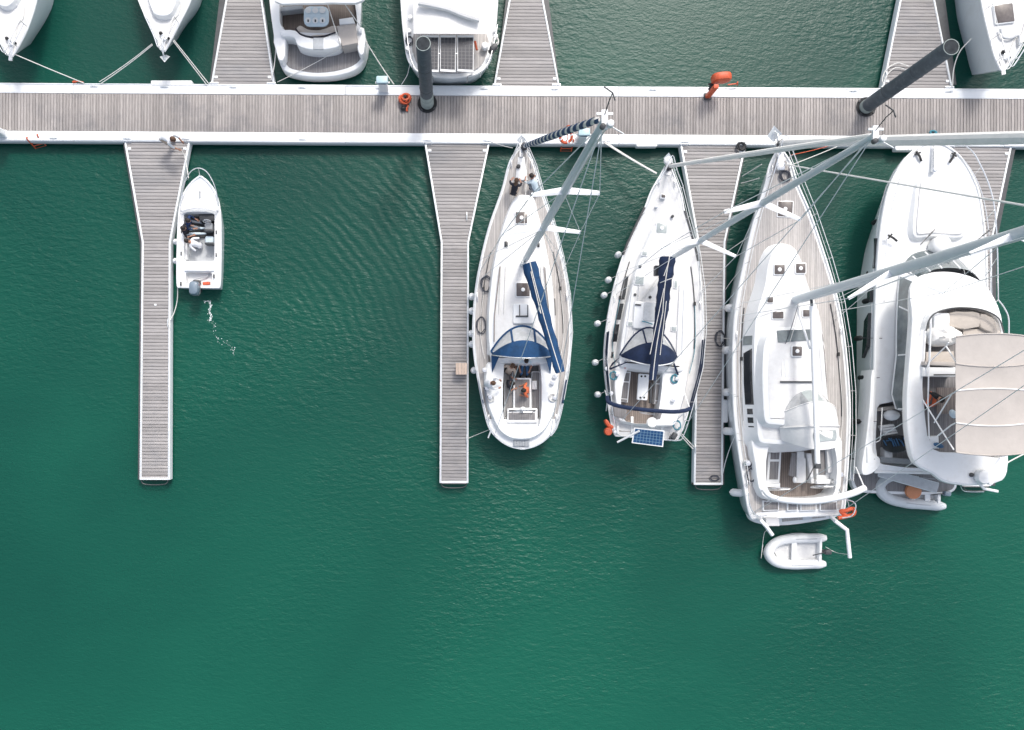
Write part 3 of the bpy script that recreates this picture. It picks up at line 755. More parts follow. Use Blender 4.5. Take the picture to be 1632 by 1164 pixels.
def rig(root, base, top, sp, mr, chain, bow, stern, m=None, spm=None, masthead=True, extra=True):
    """mast, swept spreaders, shrouds and stays. sp: list of (t along the mast, left tip, right tip)"""
    ax = (top - base)
    mb = MB(); n = 10
    mb.tube([base + ax * (k / n) for k in range(n + 1)], [mr * (1.0 if k < 7 else 1.0 - 0.12 * (k - 7)) for k in range(n + 1)], 12)
    mast = mb.build('mast', m or mastm, root)
    mb = MB(); d = Vector((0, -1, 0)) * (mr * 0.97); mb.tube([base + d + ax * 0.03, top + d * 0.8], mr * 0.22, 6); mb.build('sail_track', alu, mast)
    for t, l, r in sp:
        c = base + ax * t
        for tip in (l, r):
            dv = tip - c; nrm = dv.cross(Vector((0, 0, 1))).normalized()
            mb = MB(); rs = []
            for q, w in ((0.0, 0.105), (0.5, 0.085), (1.0, 0.06)):
                p = c + dv * q; rs.append([p + nrm * w, p + Vector((0, 0, 0.03)), p - nrm * w, p - Vector((0, 0, 0.03))])
            mb.rings(rs, True, True, True); mb.build('spreader', spm or mastw, mast)
    for side in (0, 1):
        cl = chain[side]; pts = [cl] + [s_[1 + side] for s_ in sp] + [base + ax * 0.985]
        mb = MB(); mb.tube(pts, 0.013, 5); mb.build('shroud', wire, root)
        for k, s_ in enumerate(sp):
            mb = MB(); a = (cl + Vector((0, -0.35, 0))) if k == 0 else sp[k - 1][1 + side]
            mb.tube([a, base + ax * (s_[0] - 0.01)], 0.011, 5); mb.build('shroud', wire, root)
        mb = MB(); mb.tube([cl + Vector((0, 0.5, 0)), base + ax * (sp[0][0] - 0.02)], 0.011, 5); mb.build('shroud', wire, root)
    if stern:
        for q in stern:
            mb = MB(); mb.tube([q, top - Vector((0, 0, 0.1))], 0.012, 5); mb.build('backstay', wire, root)
    if masthead:
        c = top
        mb = MB(); mb.box(c + Vector((0, 0, 0.03)), 0.13, 0.40, 0.07); mb.box(c + Vector((0, 0.12, 0.05)), 0.34, 0.05, 0.04); mh = mb.build('masthead_fitting', mastw, mast)
        mb = MB(); mb.lathe(c + Vector((0.1, -0.12, 0.05)), [(0.07, 0), (0.08, 0.06), (0.07, 0.16), (0.02, 0.19)], 10); mb.build('masthead_lamp', fend, mh)
        mb = MB(); mb.lathe(c + Vector((-0.05, -0.16, 0.05)), [(0.06, 0), (0.06, 0.1), (0.02, 0.12)], 10); mb.build('tricolour_lamp', darkgrey, mh)
        mb = MB(); mb.tube([c + Vector((0, 0.1, 0.05)), c + Vector((0.02, 0.25, 0.45)), c + Vector((0.03, 0.3, 0.75))], 0.012, 5)
        mb.tube([c + Vector((-0.14, 0.42, 0.75)), c + Vector((0.03, 0.3, 0.75)), c + Vector((0.08, 0.15, 0.75))], 0.016, 5); mb.build('wind_vane', darkgrey, mh)
        mb = MB(); mb.tube([c + Vector((0.1, -0.1, 0)), c + Vector((0.4, -0.3, 0.05))], 0.014, 5); mb.build('antenna', wire, mh)
    return mast
def furled(root, a, b, r, m, name='furled_genoa', stripe=None):
    ax = b - a; n = 16
    mb = MB(); mb.tube([a + ax * (k / n) for k in range(n + 1)], [r * (0.75 + 0.5 * math.sin(math.pi * min(1, (k / n) * 0.8 + 0.15))) for k in range(n + 1)], 9)
    g = mb.build(name, m, root)
    if stripe:
        L = ax.length; dn = ax.normalized(); u = dn.cross(Vector((0, 0, 1))).normalized(); v = u.cross(dn)
        turns = int(L / 1.02); pts = []
        mb = MB(); seg = 10; rr = r * 1.13
        N_ = turns * seg
        A, B = [], []
        for k in range(N_ + 1):
            an = 2 * math.pi * k / seg; rad = r * (0.75 + 0.5 * math.sin(math.pi * min(1, (k / N_) * 0.8 + 0.15))) * 1.08
            o = (u * math.cos(an) + v * math.sin(an)) * rad
            A.append(a + dn * (L * k / N_) + o); B.append(a + dn * (L * k / N_ + 0.60) + o)
        mb.rings([A, B], False); mb.build('sun_strip', stripe, g)
    mb = MB(); mb.lathe(a - Vector((0, 0, 0.12)), [(0.16, 0), (0.16, 0.03), (0.06, 0.06), (0.06, 0.14), (0.15, 0.17), (0.15, 0.2), (0.03, 0.22)], 14); mb.build('furler_drum', darkgrey, root)
    return g
def boom_cover(root, a, b, w0, w1, h0, h1, m, name='sail_cover', lump=0.0):
    ax = b - a; sd_ = ax.cross(Vector((0, 0, 1))).normalized(); n = 14; rs = []
    for k in range(n + 1):
        t = k / n; w = lerp(w0, w1, t) * (1 + lump * math.sin(t * 9) + (0.07 * math.sin(k * 2.1 + w0 * 40) if k % 3 != 2 else -0.08)); h = lerp(h0, h1, t) * (1 + (0.08 * math.sin(k * 1.7) if k % 3 != 2 else -0.10)); c = a + ax * t; ring = []
        for q in range(14):
            an = 2 * math.pi * q / 14
            ring.append(c + sd_ * (math.cos(an) * w / 2 * (1 + 0.05 * math.sin(5 * an + k))) + Vector((0, 0, math.sin(an) * h / 2 * (1 + 0.06 * math.sin(3 * k + an)))))
        rs.append(ring)
    mb = MB(); mb.rings(rs, True, True, True); c = mb.build(name, m, root)
    for k in range(2, n, 3):
        mb = MB(); q = [lerp(p, sum(rs[k], Vector((0, 0, 0))) / 14, -0.03) for p in rs[k]]; mb.tube(q, 0.012, 5, True); mb.build('sail_tie', m, c)
    mb = MB(); mb.tube([lerp(a, b, t) + Vector((0, 0, lerp(h0, h1, t) / 2 * 1.03)) + sd_ * 0.05 * math.sin(t * 3) for t in [k / 10 for k in range(11)]], 0.02, 5); mb.build('lacing', ropew, c)
    return c
def pulpit(root, tip, pts_l, pts_r, h, name='pulpit'):
    """bow rail: tube through left points, over the tip, and back along the right points"""
    up = Vector((0, 0, h))
    path = [p + up for p in reversed(pts_l)] + [tip + up] + [p + up for p in pts_r]
    mb = MB(); mb.tube(cr(path, 4, False), 0.022, 7); o = mb.build(name, steel, root)
    mb = MB(); low = [p + up * 0.5 for p in reversed(pts_l)] + [tip + up * 0.55] + [p + up * 0.5 for p in pts_r]
    mb.tube(cr(low, 4, False), 0.016, 6)
    for p in list(pts_l) + list(pts_r): mb.tube([p, p + up], 0.018, 6)
    mb.build('rail_leg', steel, o)
    return o
def anchor(root, c, rz=0.0, s=1.0):
    R = Matrix.Rotation(rz, 3, 'Z'); P = lambda x, y, z: c + R @ (Vector((x, y, z)) * s)
    mb = MB(); mb.box(P(0, -0.3, 0.0), 0.16 * s, 0.6 * s, 0.06, rz); o = mb.build('bow_roller', steel, root)
    mb = MB(); mb.tube([P(0, -0.4, 0.07), P(0, 0.12, 0.03), P(0, 0.25, -0.15)], 0.03 * s, 6)
    mb.add([P(0, 0.40, -0.12), P(-0.2, 0.16, -0.16), P(0, 0.02, -0.32), P(0.2, 0.16, -0.16)], [(0, 1, 2), (0, 2, 3)]); mb.build('anchor', alu, root)
    return o
def solar(root, corners, nx, ny, m, gm, name='solar_panel'):
    """framed panel with raised cells; corners in world metres, in order round the panel"""
    p = [Vector(c) for c in corners]; nrm = (p[1] - p[0]).cross(p[3] - p[0]).normalized()
    if nrm.z < 0: nrm = -nrm
    mb = MB(); mb.quad(p, 0.03); f = mb.build(name, gel, root)
    Q = lambda u, v: lerp(lerp(p[0], p[1], u), lerp(p[3], p[2], u), v) + nrm * 0.032
    i0 = 0.035; i1 = 0.06
    mb = MB(); mb.quad([Q(i0, i1), Q(1 - i0, i1), Q(1 - i0, 1 - i1), Q(i0, 1 - i1)], 0.004); mb.build('backing', gm, f)
    mb = MB(); g = 0.10
    for a in range(nx):
        for b in range(ny):
            u0, u1 = lerp(i0, 1 - i0, (a + g) / nx), lerp(i0, 1 - i0, (a + 1 - g) / nx); v0, v1 = lerp(i1, 1 - i1, (b + g) / ny), lerp(i1, 1 - i1, (b + 1 - g) / ny)
            c = (u1 - u0) * 0.16; e = (v1 - v0) * 0.16
            mb.quad([Q(u0 + c, v0), Q(u1 - c, v0), Q(u1, v0 + e), Q(u1, v1 - e), Q(u1 - c, v1), Q(u0 + c, v1), Q(u0, v1 - e), Q(u0, v0 + e)], 0.008)
    mb.build('solar_cells', m, f, kind='stuff')
    return f

# ================================================================== sailing boat with royal blue canvas
A = thing('sailing_boat', 'white sailing boat with royal blue sail cover swung to one side and blue sprayhood', 'sailboat', W(832, 470, 0))
hA = Hull(A, (831, 232), (832.5, 716), [(0, 2), (24, 18), (71, 31.5), (129, 52), (185, 66), (233, 74.5), (298, 78.5), (340, 76), (376, 70), (420, 61.5), (452, 52), (470, 36), (480, 19), (484, 2)],
          [(0, 1.65), (150, 1.42), (340, 1.28), (484, 1.30)], wl=0.88, rake_s=0.9)
zA = 1.42
cockA = cr(WL([(806, 577), (858, 577), (862, 590), (862, 668), (857, 682), (846, 687), (820, 687), (809, 682), (803, 668), (803, 590)], 1.62), 3)
holeA = [Vector((p.x, p.y, 1.30)) for p in cockA]
hA.deck(gel, [holeA], 0.0, 0.0)
hA.deck(teak, [inset(ccw(holeA), -0.35)], 0.09, 0.006, 'teak_deck')
hA.toerail(alu, 0.03)
roofA = cr(WL([(823, 312), (837, 309.5), (850, 313), (858, 340), (866, 372), (874, 410), (881, 450), (884.5, 500), (884, 540), (879, 574), (874, 578), (788, 578), (783, 574), (778, 540), (778, 500), (782, 450), (788, 412), (797, 375), (806, 345)], 1.78), 3)
slab(A, 'coachroof', gel, roofA, 1.25, 1.80, 0.14, 0.06); tread(A, roofA, 0.24, 1.80)
# white aft deck round the stern, then the cockpit coamings
mb = MB(); ds_ = (436, 448, 458, 466, 473, 479)
lp_ = [hA.edge(q, -1, 0.02, -2.5) for q in ds_] + [hA.edge(q, 1, 0.02, -2.5) for q in reversed(ds_)]
mb.prism(lp_, 1.2, None, bev=0.008); mb.build('aft_deck', gel, A)
outer = cr(WL([(783, 574), (880, 574), (890, 600), (888, 640), (879, 668), (866, 688), (848, 699), (832, 701), (814, 699), (797, 688), (786, 668), (776, 640), (773, 600)], 1.60), 3)
mb = MB(); o_ = ccw(outer); mb.rings([inset([Vector((p.x, p.y, 1.27)) for p in o_], -0.05), [p - Vector((0, 0, 0.06)) for p in o_], inset(o_, 0.05)]); mb.sheet(inset(o_, 0.05), [cockA]); mb.build('cockpit_coaming', gel, A)
well(A, cockA, 0.78, teakwet, gel)
for (x0, x1) in ((804, 818), (847, 861)):
    s_ = slab(A, 'bench', gel, prect(x0, 592, x1, 668, 1.16, 0.06), 0.78, 1.14, 0.03)
    slab(s_, 'bench_slats', teakwet, prect(x0 + 1.2, 593.5, x1 - 1.4, 666, 1.16, 0.05), 1.13, 1.155, 0.006)
t_ = slab(A, 'cockpit_table', gel, prect(818, 602.5, 847, 652, 1.34, 0.05), 1.26, 1.34, 0.02)
slab(t_, 'table_leaf', teakwet, prect(820.8, 605, 844.2, 650, 1.35, 0.03), 1.33, 1.352, 0.004)
slab(t_, 'table_leg', gel, prect(829, 615, 836, 640, 1.2, 0.03), 0.78, 1.27, 0.02)
t_ = slab(A, 'helm_seat', gel, prect(808.5, 651, 857, 674, 1.45, 0.06), 0.78, 1.45, 0.04)
slab(t_, 'seat_slats', teakwet, prect(810.5, 658, 853, 669.5, 1.46, 0.03), 1.44, 1.463, 0.005)
slab(t_, 'grab_bar', darkgrey, prect(811, 653.5, 854, 656, 1.5, 0.02), 1.44, 1.49, 0.01)
mb = MB(); mb.ell(W(833.5, 652, 1.55), 0.13, 0.1, 0.09); mb.build('compass', fend, t_)
mb = MB(); mb.ell(W(833, 680, 0.95), 0.10, 0.10, 0.10, z_from=-0.2); mb.build('emergency_tiller_cap', fend, A)
wheel(A, W(833, 657, 1.55), 0.42)
g_ = slab(A, 'stern_locker', greypad, prect(818.5, 697.5, 844, 711.5, 1.42, 0.02), 1.3, 1.40, 0.01)
for k in range(6): slab(g_, 'slat', greycu, prect(819 + k * 4.2, 700, 822.3 + k * 4.2, 711, 1.43, 0.01), 1.39, 1.425, 0.004)
slab(g_, 'hinge_bar', steel, prect(819, 695.8, 844, 698.2, 1.43, 0.01), 1.38, 1.43, 0.01)
hatch(A, 831, 347.5, 19, 19, 1.82, smoke); hatch(A, 833.5, 462, 22, 22, 1.82, smoke)
hatch(A, 806.5, 390, 6.5, 11, 1.79, glass, vent=False, name='small_hatch'); hatch(A, 858, 391, 5, 9, 1.79, glass, vent=False, name='small_hatch')
for pts in ([(780.5, 476), (782.5, 476), (782.5, 503), (780, 503)], [(778.5, 518), (780.8, 518), (780.2, 548), (778.2, 548)], [(778.5, 566), (780.5, 566), (781, 577), (779, 577)], [(882.5, 476), (884.5, 476), (885.5, 503), (883.5, 503)]):
    mid = sum(p[0] for p in pts) / 4; so = 832
    side_window(A, [(p[0], p[1], 1.62 if abs(p[0] - so) < abs(mid - so) else 1.45) for p in pts])
# companionway garage, handrails, lines on the roof
t_ = slab(A, 'companionway_hatch', gel, prect(818, 484, 852, 516, 1.93, 0.06), 1.75, 1.92, 0.04)
slab(t_, 'hatch_rail', darkgrey, prect(827.5, 486, 829, 505, 1.95, 0.005), 1.9, 1.94, 0.004); slab(t_, 'hatch_rail', darkgrey, prect(840.5, 486, 842, 505, 1.95, 0.005), 1.9, 1.94, 0.004)
slab(t_, 'line_organiser', darkgrey, prect(822, 503, 842, 505.5, 1.97, 0.01), 1.9, 1.96, 0.008)
for x in (798, 806, 862, 870):
    mb = MB(); mb.tube(WL([(x, 425, 1.86), (x - 3 if x < 832 else x + 3, 500, 1.86)], 0), 0.016, 5); mb.build('halyard', ropew, A)
for s_ in (-1, 1):
    mb = MB(); mb.tube(WL([(832 + s_ * 35, 425, 1.9), (832 + s_ * 44, 505, 1.9), (832 + s_ * 44.5, 545, 1.9)], 0), 0.02, 6); mb.build('grab_rail', teakdark, A)
# sprayhood
dn = Vector((0, -1, 0)); upv = Vector((0, 1, 0))
hf = hoop(W(783, 560, 1.78), W(881, 560, 1.78), 0.22, upv * 1.05, p=4)
hm = hoop(W(785, 563, 1.85), W(880, 564, 1.85), 0.86, upv * 0.50, p=3)
ha = hoop(W(783, 566, 1.85), W(880, 568, 1.85), 0.95, dn * 0.15, p=3)
sh = MB(); sh.loft(loft_between(hm, ha, 5, 0.05)); sh = sh.build('sprayhood', bluecv, A, thick=0.012)
for a_, b_ in ((0, 5), (5, 11), (11, 16)):
    mb = MB(); mb.loft(loft_between(hf[a_:b_ + 1], hm[a_:b_ + 1], 3)); mb.build('sprayhood_window', vinyl, sh)
for k in (0, 5, 11, 16):
    mb = MB(); mb.tube([lerp(hf[k], hm[k], t) + Vector((0, 0, 0.012)) for t in (0, 0.33, 0.66, 1)], 0.045, 6); mb.build('window_seam', bluecv, sh)
mb = MB(); mb.tube([p + Vector((0, 0, 0.01)) for p in hf], 0.05, 6); mb.build('front_seam', bluecv, sh)
for s_, k in ((-1, 0), (1, 16)):
    mb = MB(); q = ha[k]; mb.add([q, q + Vector((0, 0, 0.5)) * 0 + Vector((s_ * -0.35, -0.0, 0.42)), q + Vector((s_ * -0.05, -0.75, -0.25))], [(0, 1, 2)]); mb.build('side_flap', bluecv, sh, thick=0.01)
mb = MB(); mb.tube([p for p in ha], 0.022, 6); mb.build('grab_hoop', steel, sh)
# boom and cover
bA = W(842, 424, 3.1); eA = W(892, 594, 3.15)
mb = MB(); mb.tube([W(834, 420, 3.0), bA, eA], 0.075, 9); mb.build('boom', mastm, A)
boom_cover(A, W(843.5, 420, 3.28), W(893, 594, 3.28), 0.60, 0.40, 0.55, 0.30, bluecv, lump=0.03)
mb = MB(); mb.tube([W(846, 433, 3.57), W(862, 500, 3.56), W(858, 492, 3.57), W(866, 470, 3.6)], 0.02, 5); mb.build('lazy_jack', ropew, A)
# rig
mbA, mtA = W(833, 421, 1.8), W(963, 192, 20.3)
def on(b, t, q): return b + (t - b) * q
zA1, zA2 = 9.4, 14.4
q1 = (zA1 - 1.8) / 18.5; q2 = (zA2 - 1.8) / 18.5
rig(A, mbA, mtA, [(q1, W(801, 373.5, zA1), W(925, 370.5, zA1)), (q2, W(847, 311, zA2), W(956, 308, zA2))], 0.115, (hA.edge(200, -1, 0, -3), hA.edge(200, 1, 0, -3)), None, [hA.edge(462, -1), hA.edge(462, 1)])
furled(A, W(836, 233, 1.9), W(952, 191.5, 19.2), 0.085, ropew, stripe=bluecv)
mb = MB(); mb.tube([W(841, 233, 1.72), W(833, 421, 5.5)], 0.012, 5); mb.build('halyard', ropew, A)
for dx in (3, 5, 8): mb = MB(); mb.tube([W(836 + dx * 0.5, 418, 2.0), W(966 + dx * 0.4, 200, 19.8)], 0.012, 5); mb.build('halyard', ropew, A)
anchor(A, W(831, 228, 1.7))
slab(A, 'anchor_locker', gel, WL([(826, 250), (836, 250), (841, 287), (821, 287)], 1.68), 1.5, 1.66, 0.02)
mb = MB(); mb.lathe(W(826, 266, 1.66), [(0.09, 0), (0.09, 0.1), (0.06, 0.14)], 10); mb.build('windlass', darkgrey, A)
pulpit(A, W(831, 226, 1.65), [hA.edge(14, -1, 0, -1), hA.edge(42, -1, 0, -1)], [hA.edge(14, 1, 0, -1), hA.edge(42, 1, 0, -1)], 0.66)
for sd_ in (-1, 1):
    hA.lifelines(sd_, [42, 80, 125, 180, 240, 300, 360, 405])
    mb = MB(); a, b = [hA.edge(d, sd_, 0.05, -1) for d in (374, 392, 412)], [hA.edge(d, sd_, 0.6, -1) for d in (374, 392, 412)]
    mb.rings([a, b], False); mb.build('weather_cloth', bluecv, A, thick=0.01)
    mb = MB(); pr = [hA.edge(d, sd_, 0.62, -1) for d in (412, 436, 452, 462)]
    mb.tube(cr(pr, 4, False), 0.02, 6)
    for d in (412, 436, 462): mb.tube([hA.edge(d, sd_, 0, -1), hA.edge(d, sd_, 0.62, -1)], 0.018, 6)
    mb.build('pushpit', steel, A)
for x, y in ((772, 590), (776, 619), (880, 610), (884, 634), (781, 633), (884, 600)): winch(A, W(x, y, 1.6), 1.1)
mb = MB(); mb.tube([W(783, 685, 1.9), W(778, 698, 1.7)], 0.03, 6); mb.build('flag_staff', mastw, A)
coil(W(782, 636, 1.62), 0.14, '', ropew, 3, 0.014, A); coil(W(881, 634, 1.62), 0.15, '', ropew, 4, 0.016, A, 1.2)
coil(W(774.5, 453, 1.42), 0.22, 'dark rope coil on the port side deck abreast the mast of the blue-canvas sailboat', ropeb, 3, 0.02, None, 1.6)
coil(W(766, 519, 1.36), 0.20, 'dark rope coil on the port side deck by the blue sprayhood', ropeb, 2, 0.02, None, 1.9)
slab(A, 'life_raft_box', gel, prect(848, 607, 856, 621, 1.35, 0.02), 1.14, 1.32, 0.03)
for i, y in enumerate((473, 496, 532, 549, 590.5)):
    x = (752, 752, 751.5, 752, 755.5)[i]
    fender(x, y, 0.75, FCOUNT[i] + ' white fender counted from the bow on the finger side of the blue-canvas sailboat', 0.15, 0.5, None, hA.edge(y - 232, -1, 0.3))

# ================================================================== sailing boat with navy canvas
B = thing('sailing_boat', 'white sailing boat with navy sail cover and a blue solar panel at its stern', 'sailboat', W(1040, 490, 0))
bB, sB = (1065, 262), (1029, 702)
hB = Hull(B, bB, sB, [(0, 2.5), (20, 12), (46, 24), (75, 32.5), (112, 47.5), (144, 58), (200, 70), (260, 76.5), (300, 77.5), (330, 75), (375, 66.5), (405, 60.5), (428, 54), (438, 49)],
          [(0, 1.6), (150, 1.42), (300, 1.3), (440, 1.15)], wl=0.88, rake_s=0.3)
def PB(d, u, z): c = hB.b + hB.ax * d + hB.pp * u; return W(c.x, c.y, z)
cockB = cr(WL([(1003, 587), (1054, 589), (1056, 600), (1050, 655), (1046, 672), (998, 672), (990, 655), (996, 600)], 1.6), 3)
holeB = [Vector((p.x, p.y, 1.25)) for p in cockB]
hB.deck(nonskid, [holeB]); hB.toerail(gel, 0.035)
roofB = cr([PB(d, s_ * u, 1.75) for d, u, s_ in ((92, 8, -1), (92, 8, 1), (130, 26, 1), (180, 40, 1), (240, 49, 1), (300, 53, 1), (325, 52, 1), (329, 46, 1), (329, 46, -1), (325, 52, -1), (300, 53, -1), (240, 49, -1), (180, 40, -1), (130, 26, -1))], 3)
slab(B, 'coachroof', gel, roofB, 1.2, 1.75, 0.16, 0.06); tread(B, roofB, 0.26, 1.75)
outer = cr([PB(d, s_ * u, 1.58) for d, u, s_ in ((322, 55, -1), (322, 55, 1), (350, 58, 1), (385, 53, 1), (412, 46, 1), (416, 40, 1), (416, 40, -1), (412, 46, -1), (385, 53, -1), (350, 58, -1))], 3)
mb = MB(); o_ = ccw(outer); mb.rings([inset([Vector((p.x, p.y, 1.2)) for p in o_], -0.05), [p - Vector((0, 0, 0.06)) for p in o_], inset(o_, 0.05)]); mb.sheet(inset(o_, 0.05), [cockB]); mb.build('cockpit_coaming', gel, B)
well(B, cockB, 0.75, teakdark, gel)
for sgn, lp in ((-1, [(993.5, 592), (1006, 592.5), (1001, 642), (988, 640)]), (1, [(1046, 595), (1057, 596), (1053, 644), (1043.5, 644)])):
    s_ = slab(B, 'bench', gel, WL(lp, 1.2), 0.75, 1.18, 0.03)
    for q0, q1_ in ((0.05, 0.32), (0.36, 0.88), (0.91, 0.99)):
        a, b, c, d = [Vector(v) for v in lp]
        e = lambda u, v: lerp(lerp(a, b, u), lerp(d, c, u), v)
        slab(s_, 'seat_slats', teakwet, WL([tuple(e(0.1, q0)), tuple(e(0.85, q0)), tuple(e(0.85, q1_)), tuple(e(0.1, q1_))], 1.21), 1.17, 1.20, 0.005)
t_ = slab(B, 'cockpit_table', gel, rrect(W(1025, 617, 1.4), 17 * 0.027, 42 * 0.027, 0.06, -0.07), 1.3, 1.40, 0.03)
slab(t_, 'table_leg', gel, rrect(W(1026, 617, 1.2), 0.16, 0.6, 0.03, -0.07), 0.75, 1.32, 0.02)
for dx, dy in ((-2.6, -17), (3.2, -17), (-4.5, 17), (1.6, 17)):
    mb = MB(); mb.lathe(W(1025 + dx, 617 + dy, 1.402), [(0.045, 0), (0.045, 0.006), (0.01, 0.007)], 10); mb.build('cup_holder', black, t_)
slab(B, 'mainsheet_traveller', darkgrey, WL([(1036.5, 610), (1040, 610), (1039, 643), (1035, 643)], 1.3), 1.15, 1.30, 0.02)
for lp in ([(977, 644), (999, 651), (997, 669), (979, 663)], [(1045, 655), (1056, 655), (1052, 668), (1044, 668)]):
    slab(B, 'helm_seat_slats', teakwet, WL(lp, 1.6), 1.5, 1.62, 0.01)
wheel(B, W(1035, 657, 1.7), 0.42, rz=-0.08)
# stern platform area
slab(B, 'stern_step', teakdark, WL([(978, 668), (1070, 676), (1068, 690), (982, 688)], 1.2), 1.14, 1.19, 0.01)
for x in (985, 1008, 1056): slab(B, 'transom_rail', gel, prect(x - 2, 664, x + 2, 692, 1.3, 0.02), 1.1, 1.28, 0.02)
solar(B, [W(1010.5, 681.5, 2.3), W(1059, 686.5, 2.3), W(1056.5, 712.5, 2.2), W(1006.5, 706, 2.2)], 9, 5, cellb, cellgridb)
for x, y in ((1012, 684), (1056, 688)): mb = MB(); mb.tube([W(x, y, 1.1), W(x, y + 1, 2.22)], 0.025, 6); mb.build('panel_bracket', steel, B)
mb = MB(); mb.lathe(W(1038.5, 674, 1.9), [(0.22, 0), (0.235, 0.05), (0.2, 0.11), (0.02, 0.13)], 18); mb.build('radar_dome', fend, B)
mb = MB(); mb.tube([W(1038.5, 675, 1.1), W(1038.5, 675, 1.9)], 0.04, 8); mb.build('dome_post', steel, B)
mb = MB(); mb.tube([W(1019, 687, 2.45), W(984, 705, 1.9)], 0.045, 7); mb.build('boarding_pole', fend, B)
t_ = slab(B, 'horseshoe_buoy', orange, cr(WL([(963.5, 671), (967, 668.5), (973, 676), (978, 680), (976, 684), (969, 681)], 1.75), 3), 1.55, 1.8, 0.06)
mb = MB(); mb.lathe(W(969.5, 688, 1.75), [(0.10, -0.2), (0.17, -0.15), (0.18, 0.0), (0.15, 0.08), (0.03, 0.10)], 14); mb.build('danbuoy_bag', orange, t_)
mb = MB(); mb.ell(W(979, 684, 1.75), 0.07, 0.07, 0.07); mb.ell(W(980, 689, 1.75), 0.09, 0.09, 0.09); mb.build('rescue_light', fend, B)
outboard(B, W(1073, 695, 1.55), 2.6, darkgrey, 0.55, 'spare_outboard')
# folded bimini along the arch
path = cr([W(967.5, 633, 2.6), W(970, 641, 2.85), W(985, 647, 3.05), W(1012, 651.5, 3.15), W(1045, 655, 3.15), W(1075, 656.5, 3.05), W(1092, 654.5, 2.9), W(1099.5, 651.5, 2.6)], 4, False)
mb = MB(); mb.tube(path, 0.085, 8); bm_ = mb.build('folded_bimini', navycv, B)
for q_, e_, r_ in ((0, (964, 622, 1.4), 0.02), (-1, (1091, 628, 1.5), 0.03), (2, (966, 655, 1.3), 0.02), (-3, (1080, 668, 1.3), 0.02)): mb = MB(); mb.tube([path[q_], W(*e_)], r_, 6); mb.build('bimini_leg', mastw, bm_)
# sprayhood
hf = hoop(W(988, 566, 1.7), W(1079, 570, 1.7), 0.25, upv * 1.20, p=4)
hm = hoop(W(989, 566, 1.8), W(1079, 569, 1.8), 0.85, upv * 0.52, p=3)
ha = hoop(W(990, 569, 1.8), W(1078, 573, 1.8), 0.92, dn * 0.32, p=3)
sh = MB(); sh.loft(loft_between(hm, ha, 5, 0.05)); sh = sh.build('sprayhood', navycv, B, thick=0.012)
for a_, b_ in ((0, 6), (6, 10), (10, 16)):
    mb = MB(); mb.loft(loft_between(hf[a_:b_ + 1], hm[a_:b_ + 1], 3)); mb.build('sprayhood_window', vinyl, sh)
for k in (0, 6, 10, 16):
    mb = MB(); mb.tube([lerp(hf[k], hm[k], t) + Vector((0, 0, 0.012)) for t in (0, 0.33, 0.66, 1)], 0.035, 6); mb.build('window_seam', navycv, sh)
mb = MB(); mb.tube([p + Vector((0, 0, 0.01)) for p in hf], 0.04, 6); mb.build('front_seam', navycv, sh)
mb = MB(); mb.tube([p + Vector((0, -0.03, -0.02)) for p in ha[2:15]], 0.03, 6); mb.build('grab_hoop', fend, sh)
mb = MB(); mb.add([W(987, 570, 1.85), W(971.5, 588, 1.5), W(975, 579, 1.7), W(1001, 576, 2.1), W(999, 578, 2.1), W(972, 590, 1.5)], [(0, 2, 1), (1, 3, 4, 5)]); mb.build('side_strap', navycv, sh, thick=0.012)
mb = MB(); mb.tube([W(1074, 580, 2.0), W(1081, 598, 1.55)], 0.04, 6); mb.build('side_strap', navycv, sh)
# boom
aB, eB = W(1063, 415, 3.3), W(1039.5, 606, 3.2)
mb = MB(); mb.tube([W(1071, 411, 3.1), aB - Vector((0, 0, 0.25)), eB - Vector((0, 0, 0.08))], 0.07, 9); mb.build('boom', mastm, B)
boom_cover(B, W(1064, 411, 3.35), W(1054, 500, 3.35), 0.62, 0.50, 0.6, 0.5, navycv, lump=0.05)
boom_cover(B, W(1054, 498, 3.34), eB, 0.50, 0.30, 0.48, 0.22, navycv, 'sail_cover_tail')
mb = MB(); mb.box(W(1046, 432, 2.9), 0.16, 0.4, 0.3); mb.build('gooseneck_bag', darkgrey, B)
for a, b in ((W(1067, 415, 3.8), W(1058, 440, 3.75)), (W(1058, 460, 3.7), W(1036, 565, 3.5)), (W(1062, 480, 3.7), W(1052, 566, 3.4))):
    mb = MB(); mb.tube([a, b], 0.016, 5); mb.build('lazy_jack', ropew, B)
mb = MB(); mb.tube(hoop(W(1050, 452, 3.4), W(1075, 443, 3.4), 0.38, Vector((0, 0, 0)), 8), 0.016, 5); mb.build('cover_strap', ropew, B)
hz_ = -0.08
hatch(B, 1054.5, 364, 17, 17, 1.72, paleglass, hz_); hatch(B, 1057, 313, 7, 6, 1.66, smoke, hz_, False, 'small_hatch')
hatch(B, 1027, 404, 8, 8, 1.76, paleglass, hz_, False, 'small_hatch'); hatch(B, 1019, 447, 14, 14, 1.77, paleglass, hz_, False)
hatch(B, 1077, 453, 5, 13, 1.77, paleglass, hz_, False, 'small_hatch'); hatch(B, 1003.5, 516, 8, 7.5, 1.77, paleglass, hz_, False, 'small_hatch'); hatch(B, 1074, 524, 8, 8, 1.77, paleglass, hz_, False, 'small_hatch')
for a, b, w in (((1000, 441), (993, 478), 4.5), ((991.5, 484), (986, 510), 6.0), ((984.5, 517), (980, 545), 6.5), ((977, 561), (975, 571), 3)):
    side_window(B, [(a[0] - w / 2 - 0.5, a[1], 1.50), (a[0] + w / 2 - 0.5, a[1], 1.68), (b[0] + w / 2, b[1], 1.68), (b[0] - w / 2, b[1], 1.50)], glass)
